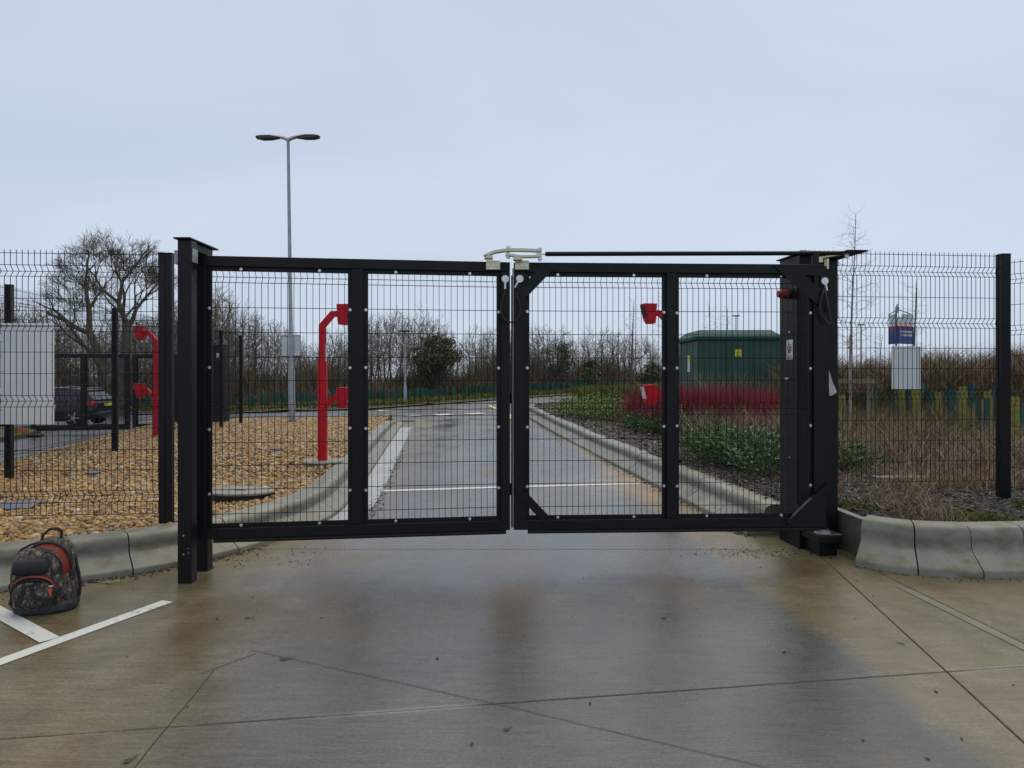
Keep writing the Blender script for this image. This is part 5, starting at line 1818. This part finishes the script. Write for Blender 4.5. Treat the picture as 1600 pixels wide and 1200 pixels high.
for i_, (px, py, s) in enumerate(sorted([(905, 650, 1.15), (922, 652, 1.2), (940, 655, 1.15), (958, 652, 1.1), (975, 657, 1.1), (992, 655, 1.2), (1010, 658, 1.2), (1025, 655, 1.2), (1005, 648, 1.2), (985, 646, 1.2), (965, 645, 1.2), (945, 645, 1.1), (925, 645, 1.1), (905, 641, 1.3), (930, 638, 1.4), (1030, 664, 1.1), (1048, 660, 1.2), (1020, 646, 1.1)])):
    shrub(0, px, py, s * 1.45, LAB0 % nth(i_), 'low bright green shrubs')
for i_, (px, py, s) in enumerate(sorted([(1000, 672, .95), (1018, 676, 1.0), (1036, 680, 1.0), (1055, 676, 1.1), (1076, 680, 1.1), (1096, 684, 1.1), (1110, 676, 1.1), (1070, 668, 1.1), (1092, 668, 1.1), (1100, 712, 1.0), (1118, 722, 1.0), (1137, 726, 1.0), (1158, 728, 1.05), (1178, 734, 1.0), (1196, 730, 1.0), (1172, 716, 1.1), (1145, 710, 1.1), (1120, 704, 1.0), (1200, 745, .95), (1306, 722, .9), (1316, 738, .9)])):
    shrub(1, px, py, s * 1.22, LAB1 % nth(i_), 'blue green upright shrubs')
# olive low growth beyond (where the verge meets the bed)
x = rng.uniform(3.0, 7.5, 9000); y = rng.uniform(27.5, 34, 9000)
v, t = blades(x, y, gz_np(x, y) + PH - .05, rng.uniform(.25, .75, 9000), rng.uniform(.03, .06, 9000), .5)
o = link('rough_growth', np_mesh('rough_growth', v, tris=t), GRASS); tag(o, 'yellow green rough growth at the far end of the planting', 'ground cover', kind='stuff')
# red dogwood: separate stools
R = random.Random(17)
def stems_mesh(name, n, spread, h, w, lean, m):
    x = rng.normal(0, spread, n); y = rng.normal(0, spread, n)
    v, t = blades(x, y, np.zeros(n), h * rng.triangular(.55, .95, 1.04, n), rng.uniform(w * .6, w * 1.3, n), lean, .1)
    me = np_mesh(name, v, tris=t); me.materials.append(m)
    return me
dg = [stems_mesh('stem_bunch', 260, .21, 1.02, .012, .12, DOGWOOD) for _ in range(3)]
for i in range(30):
    px = 1000 + (i % 15) * 15.5 + R.uniform(-5, 5)
    d = 15.8 if i < 15 else 17.4
    if i < 15 and px < 1030: d += 2
    X = (px - 800) / F * d
    t = thing('dogwood_bush', 'bare red-stemmed dogwood bush in front of the green kiosk', 'shrub', (X, d + R.uniform(-.3, .3), PH + gz(X, d)), R.uniform(0, 6), 'red dogwood bushes')
    link('stem_bunch', R.choice(dg), None, t)
    s = R.uniform(.92, 1.15); t.scale = (s, s, s)
x, y = rng.uniform(3.3, 6.6, 2600), rng.uniform(13.2, 15.4, 2600)
k = x > y * .235
x, y = x[k], y[k]
v, t = blades(x, y, gz_np(x, y) + PH, rng.uniform(.15, .75, len(x)), rng.uniform(.005, .012, len(x)), .4, .5)
o = link('straw_stems', np_mesh('straw_stems', v, tris=t), STRAW); tag(o, 'straw coloured stems in front of the red dogwood', 'dry stems', kind='stuff')
# pale tall stems in front of the kiosk
x = rng.uniform(5.0, 8.6, 900); y = rng.uniform(18.6, 20.2, 900)
v, t = blades(x, y, gz_np(x, y) + PH, rng.uniform(.9, 1.5, 900), rng.uniform(.008, .018, 900), .3, .5)
o = link('pale_stems', np_mesh('pale_stems', v, tris=t), PALESTEM); tag(o, 'pale dry stems standing between the dogwood and the kiosk', 'dry stems', kind='stuff')
# dry brown stems over the bed
x1, y1 = clumpy(plant_poly, 15000, 520, .17, 9.0, 17, lambda a, b: a > 2.9 + (17 - b) * .17)
v1 = blades(x1, y1, gz_np(x1, y1) + PH, rng.triangular(.08, .22, .62, len(x1)), rng.uniform(.004, .010, len(x1)), .5, .6)
x2, y2 = clumpy(plant_poly, 8500, 300, .16, 5.9, 9.5, lambda a, b: (a > 3.3) & (b > 6.35 + .35 * np.sin(a * 3.1)))
v2 = blades(x2, y2, gz_np(x2, y2) + PH, rng.uniform(.03, .24, len(x2)), rng.uniform(.0025, .006, len(x2)), .9, .6)
x3, y3 = clumpy(plant_poly, 3000, 200, .2, 15, 22, lambda a, b: a > b * .40)
v3 = blades(x3, y3, gz_np(x3, y3) + PH, rng.uniform(.2, .6, len(x3)), rng.uniform(.006, .014, len(x3)), .4, .5)
v, t = join([v1, v2, v3])
o = link('dry_weeds', np_mesh('dry_weeds', v, tris=t), STRAW); tag(o, 'dry brown weeds over the bed behind the right fence', 'weeds', kind='stuff')
# moss by the entry kerb
x, y = clumpy(plant_poly, 16000, 60, .15, 5.7, 7.2, lambda a, b: a > 3.1)
v, t = blades(x, y, np.full(len(x), PH), rng.uniform(.012, .045, len(x)), rng.uniform(.006, .014, len(x)), .8)
o = link('moss', np_mesh('moss', v, tris=t), MOSS); tag(o, 'green moss along the top of the right entry kerb', 'moss', kind='stuff')
# hedge
hg = thing('hedge', 'long brown leafless hedge behind the right fence', 'hedge', (10.5, 19.5, PH + .1))
n = 46000
x = rng.uniform(-3.2, 9, n); y = rng.normal(0, .55, n) + x * .12
hh = 1.80 + .05 * x + .10 * np.sin(x * 2.1) + .06 * np.sin(x * 5.3)
b_ = rng.uniform(0, .80, n) * hh
v, t = blades(x, y, b_, rng.uniform(.10, .50, n) * (hh / 1.6), rng.uniform(.005, .014, n), rng.uniform(.25, 1.9, n), 0)
link('twigs', np_mesh('twigs', v, tris=t), HEDGEM, hg)
stm = MB()
for k in range(26): stm.tube([(-3 + k * .46, (-3 + k * .46) * .12, -.1), (-3 + k * .46 + random.uniform(-.1, .1), (-3 + k * .46) * .12, .8)], [.03, .012], 5, False)
stm.build('stems', BARK, hg)
n = 2600
x = rng.uniform(6.6, 14.5, n); y = rng.uniform(13.5, 19, n)
v, t = blades(x, y, gz_np(x, y) + PH, rng.uniform(.2, .85, n), rng.uniform(.007, .018, n), .35, .4)
o = link('mossy_growth', np_mesh('mossy_growth', v, tris=t), OLIVE); tag(o, 'olive yellow growth between the tree shelters behind the right fence', 'undergrowth', kind='stuff')

# ------------------------------------------------------------------ backpack
CAMO, nt_, b_ = principled('camouflage_cloth')
vv = coord(nt_, (1, 1, .55))
n1 = noise(nt_, vv, 22, 4, .6); n2 = noise(nt_, vv, 41, 5, .7); n3 = noise(nt_, coord(nt_, (1.4, 1, .3)), 55, 4, .7)
cc = mixc(nt_, ramp_out(nt_, n1, .44, .52), (0.018, 0.015, 0.013), (0.078, 0.058, 0.044))
cc = mixc(nt_, ramp_out(nt_, n2, .54, .58), cc, (0.235, 0.190, 0.155))
cc = mixc(nt_, ramp_out(nt_, n3, .56, .60), cc, (0.016, 0.014, 0.014))
nt_.links.new(cc, b_.inputs['Base Color']); b_.inputs['Roughness'].default_value = .75
bump(nt_, b_, n2, .3, .01)
ORNG = mat('orange_lining', (0.20, 0.026, 0.010), .6, 0, .2, 20, bmp=.2, bs=60)
CLOTH = mat('black_webbing', (0.012, 0.012, 0.014), .7, 0, .2, 30, bmp=.3, bs=150)
bp = thing('backpack', 'brown camouflage backpack with orange trim standing on the concrete by the kerb', 'backpack', G(74, 951) , math.radians(17))
bp.scale = (.86, .88, .98)
def sring(cx, cy, z, hw, hd, e=2.6, n=24, sk=0.0):
    r = []
    for k in range(n):
        a = 2 * math.pi * k / n
        c, s = math.cos(a), math.sin(a)
        r.append((cx + sk * 0 + hw * math.copysign(abs(c) ** (2 / e), c), cy + hd * math.copysign(abs(s) ** (2 / e), s), z))
    return r
B_ = lambda L: MB().loft([sring(*q) for q in L])
B_([(.0, .0, 0, .19, .12), (.0, .0, .015, .212, .14), (0, 0, .10, .218, .145), (.005, .005, .22, .212, .135), (.01, .01, .33, .195, .12), (.02, .02, .41, .165, .10), (.03, .03, .465, .115, .075), (.035, .035, .49, .06, .04)]).build('main_body', CAMO, bp, smooth=60)
B_([(-.035, -.12, .05, .165, .05), (-.035, -.125, .07, .175, .062), (-.035, -.12, .20, .178, .065), (-.04, -.112, .31, .172, .062), (-.04, -.098, .385, .150, .058), (-.042, -.085, .425, .118, .048), (-.045, -.075, .445, .075, .03)]).build('front_compartment', CAMO, bp, smooth=60)
B_([(-.06, -.175, .285, .10, .02), (-.06, -.18, .295, .122, .03), (-.06, -.178, .335, .125, .034), (-.06, -.17, .368, .115, .028), (-.06, -.16, .383, .095, .015)]).build('black_pocket', CLOTH, bp, smooth=60)
B_([(-.04, -.18, .07, .13, .02), (-.04, -.188, .085, .142, .03), (-.04, -.19, .16, .146, .034), (-.04, -.182, .225, .135, .03), (-.04, -.17, .248, .11, .016)]).build('lower_pocket', CAMO, bp, smooth=60)
arch = [(-.04 + .142 * math.cos(a), -.205 + .012 * abs(math.cos(a)), .19 + .085 * math.sin(a)) for a in np.linspace(math.pi, 0, 17)]
MB().tube(arch, .009, 6, True, (1, 1.6)).build('pocket_trim', ORNG, bp, smooth=60)
MB().tube([(-.182, -.195, .08)] + [(x, y - .006, z - .022) for x, y, z in arch] + [(.102, -.195, .08)], .007, 6).build('pocket_piping', CLOTH, bp, smooth=60)
# orange lining showing round the open main flap
def crescent(a0, a1, cx, cz, ro, ri, y0, y1, n=18):
    """panel between two arches, leaning back"""
    A = np.linspace(a0, a1, n)
    out = [(cx + ro[0] * math.cos(a), y0, cz + ro[1] * math.sin(a)) for a in A]
    inn = [(cx - .012 + ri[0] * math.cos(a), y1, cz - .012 + ri[1] * math.sin(a)) for a in A]
    m = MB(); fs = []
    vs = out + inn + [(x, y + .02, z) for x, y, z in out] + [(x, y + .02, z) for x, y, z in inn]
    for i in range(n - 1):
        fs += [(i, i + 1, n + i + 1, n + i), (2 * n + i, 3 * n + i, 3 * n + i + 1, 2 * n + i + 1), (i, 2 * n + i, 2 * n + i + 1, i + 1), (n + i, n + i + 1, 3 * n + i + 1, 3 * n + i)]
    fs += [(0, n, 3 * n, 2 * n), (n - 1, 3 * n - 1, 4 * n - 1, 2 * n - 1)]
    m.add(vs, fs)
    return m, out, inn
m_, out_, inn_ = crescent(2.35, -.55, .018, .305, (.172, .172), (.128, .128), -.078, -.120)
m_.build('open_lining', ORNG, bp, smooth=60)
MB().tube([(x, y - .004, z) for x, y, z in out_], .008, 6).build('flap_zip', CLOTH, bp, smooth=60)
MB().tube([(x, y - .006, z) for x, y, z in inn_], .008, 6).build('flap_zip', CLOTH, bp, smooth=60)
for pts_ in ([(-.085, -.224, .225), (-.105, -.228, .15), (-.14, -.222, .085)], [(-.045, -.224, .225), (-.02, -.228, .15), (.03, -.225, .115), (.095, -.212, .09)]):
    MB().tube(pts_, .017, 6, True, (1, .25)).build('web_strap', CLOTH, bp, smooth=60)
MB().tube([(-.05, .02, .46), (-.03, .0, .515), (.02, -.01, .555), (.075, -.01, .558), (.10, 0, .535), (.092, .02, .475)], .010, 8).build('grab_handle', CLOTH, bp, smooth=60)
MB().tube([(-.05, -.02, .47), (-.10, -.05, .462), (-.15, -.08, .44), (-.17, -.09, .415), (-.155, -.09, .40), (-.12, -.08, .405)], .008, 8).build('shoulder_loop', CLOTH, bp, smooth=60)
MB().tube([(.165, .0, .40), (.205, -.02, .33), (.228, -.03, .24), (.24, -.03, .15), (.228, -.02, .08)], .012, 6).build('side_strap', CLOTH, bp, smooth=60)
MB().tube([(-.215, -.04, .21), (-.235, -.05, .17), (-.225, -.05, .11), (-.24, -.05, .06)], .012, 6).build('side_strap', CLOTH, bp, smooth=60)
MB().box(-.245, -.21, -.07, -.03, .17, .205, .006).build('buckle', CLOTH, bp)
B_([(0, -.01, -.002, .205, .15), (0, -.01, .02, .222, .162), (0, -.01, .06, .224, .162), (0, -.008, .075, .216, .152)]).build('base_panel', mat('dark_grey_camo', (0.022, 0.023, 0.027), .7, 0, .5, 30, c2=(0.05, 0.05, 0.055)), bp, smooth=60)
MB().box(.075, .105, -.226, -.214, .20, .212, .002).build('zip_puller', ZINC, bp)
MB().prism([(.065, .19), (.095, .19), (.092, .13)], -.226, -.220, 'y').build('orange_tab', mat('bright_orange', (0.55, 0.09, 0.02), .6), bp)

# ------------------------------------------------------------------ litter on the concrete
def leaf_bits(n, xr, yr, s0, s1):
    x = rng.uniform(*xr, n); y = rng.uniform(*yr, n)
    sz = rng.uniform(s0, s1, n)
    return pieces(OCT, np.stack([x, y, np.full(n, .004)], 1), np.stack([sz * rng.uniform(.8, 2.2, n), sz * .6, np.full(n, .003)], 1), .05, .3)
bits = [leaf_bits(45, (-3.4, 4), (2.6, 6.3), .004, .014), leaf_bits(60, (-2.4, -1.7), (5.9, 6.6), .003, .011)]
# line of wet debris in the channel joint and at the kerb foot
def along(pts, n, s, off, spread):
    i = rng.integers(0, len(pts), n)
    p = np.array([(q.x, q.y) for q in pts])[i]
    t_ = np.array([((pts[min(k + 1, len(pts) - 1)] - pts[max(k - 1, 0)]).normalized().y, -(pts[min(k + 1, len(pts) - 1)] - pts[max(k - 1, 0)]).normalized().x) for k in i])
    p = p + t_ * (off + rng.normal(0, spread, n))[:, None] + rng.normal(0, .05, (n, 2))
    sz = rng.uniform(s * .4, s, n)
    return pieces(OCT, np.stack([p[:, 0], p[:, 1], gz_np(p[:, 0], p[:, 1]) + .006], 1), np.stack([sz * rng.uniform(1, 2.4, n), sz * .7, np.full(n, .004)], 1), .1, .3)
bits.append(along([q for q in lpts if q.y < 6.6 and q.y > 5.0], 420, .014, .03, .025))
bits.append(along([q for q in lch2 if 6.6 < q.y < 15], 330, .022, .17, .02))
bits.append(along([q for q in rpts if 7 < q.y < 24], 700, .020, -.02, .02))
bits.append(along([q for q in epts if q.x < 6], 120, .010, .03, .02))
x = rng.normal(2.35, .3, 260); y = rng.normal(6.35, .10, 260)
bits.append(pieces(OCT, np.stack([x, y, np.full(260, .005)], 1), np.stack([rng.uniform(.002, .007, 260) * 1.6, rng.uniform(.002, .005, 260), np.full(260, .004)], 1), .1, .3))
v, f = join(bits)
o = link('leaf_litter', np_mesh('leaf_litter', v, tris=f), DIRT); tag(o, 'scattered dark leaf litter and grit on the wet concrete', 'litter', kind='stuff')
def dead_leaf(px, py, s, label, rz):
    g = G(px, py)
    t = thing('dead_leaf', label, 'leaf', g + Vector((0, 0, .003)), rz)
    m = MB()
    n_ = 9
    out = []
    for k in range(2 * n_):
        a = 2 * math.pi * k / (2 * n_)
        r = s * (1 if k % 2 else .55) * random.uniform(.7, 1.1)
        out.append((r * 1.5 * math.cos(a), r * .8 * math.sin(a), random.uniform(.001, .005)))
    m.add([(0, 0, .003)] + out, [(0, 1 + k, 1 + (k + 1) % len(out)) for k in range(len(out))])
    m.build('leaf_blade', DIRT, t)
    MB().tube([(s, 0, .002), (s * 1.5, s * .2, .003), (s * 1.9, s * .4, .003)], .002, 5).build('leaf_stalk', DIRT, t)
dead_leaf(445, 1030, .030, 'ragged dark wet leaf on the concrete near the left diagonal saw cut', .2)
dead_leaf(200, 1190, .025, 'dark wet leaf on the concrete at the bottom left', 1.0)
dead_leaf(387, 966, .022, 'thin dark leaf on the concrete below the left gate leaf', .1)
dead_leaf(1036, 966, .022, 'small dark leaf on the concrete below the right gate leaf', .6)
dead_leaf(791, 1141, .016, 'small dark leaf on the concrete at the bottom middle', .6)
dead_leaf(1410, 1007, .016, 'small dark leaf beside the right slab joint', 2.1)
gb = MB()
gp = [G(152, 911), G(170, 912.5), G(190, 909), G(208, 908)]
for i, wv in enumerate((.012, .016, .010, .003)): pass
gb.tube([p + Vector((0, 0, .012)) for p in gp], [.004, .011, .008, .002], 6, True, (1, .3))
o = gb.build('grass_blade', mat('fresh_green', (0.16, 0.26, 0.02), .6)); tag(o, 'bright green blade of grass at the foot of the kerb beside the backpack', 'grass blade')
m = MB(); m.tube([(0, 0, .008), (.005, .002, .014)], [.010, .007], 8); o = m.build('pebble', GRAVEL, None, 180, G(736, 1163)); tag(o, 'single tan pebble on the concrete at the bottom middle', 'pebble')
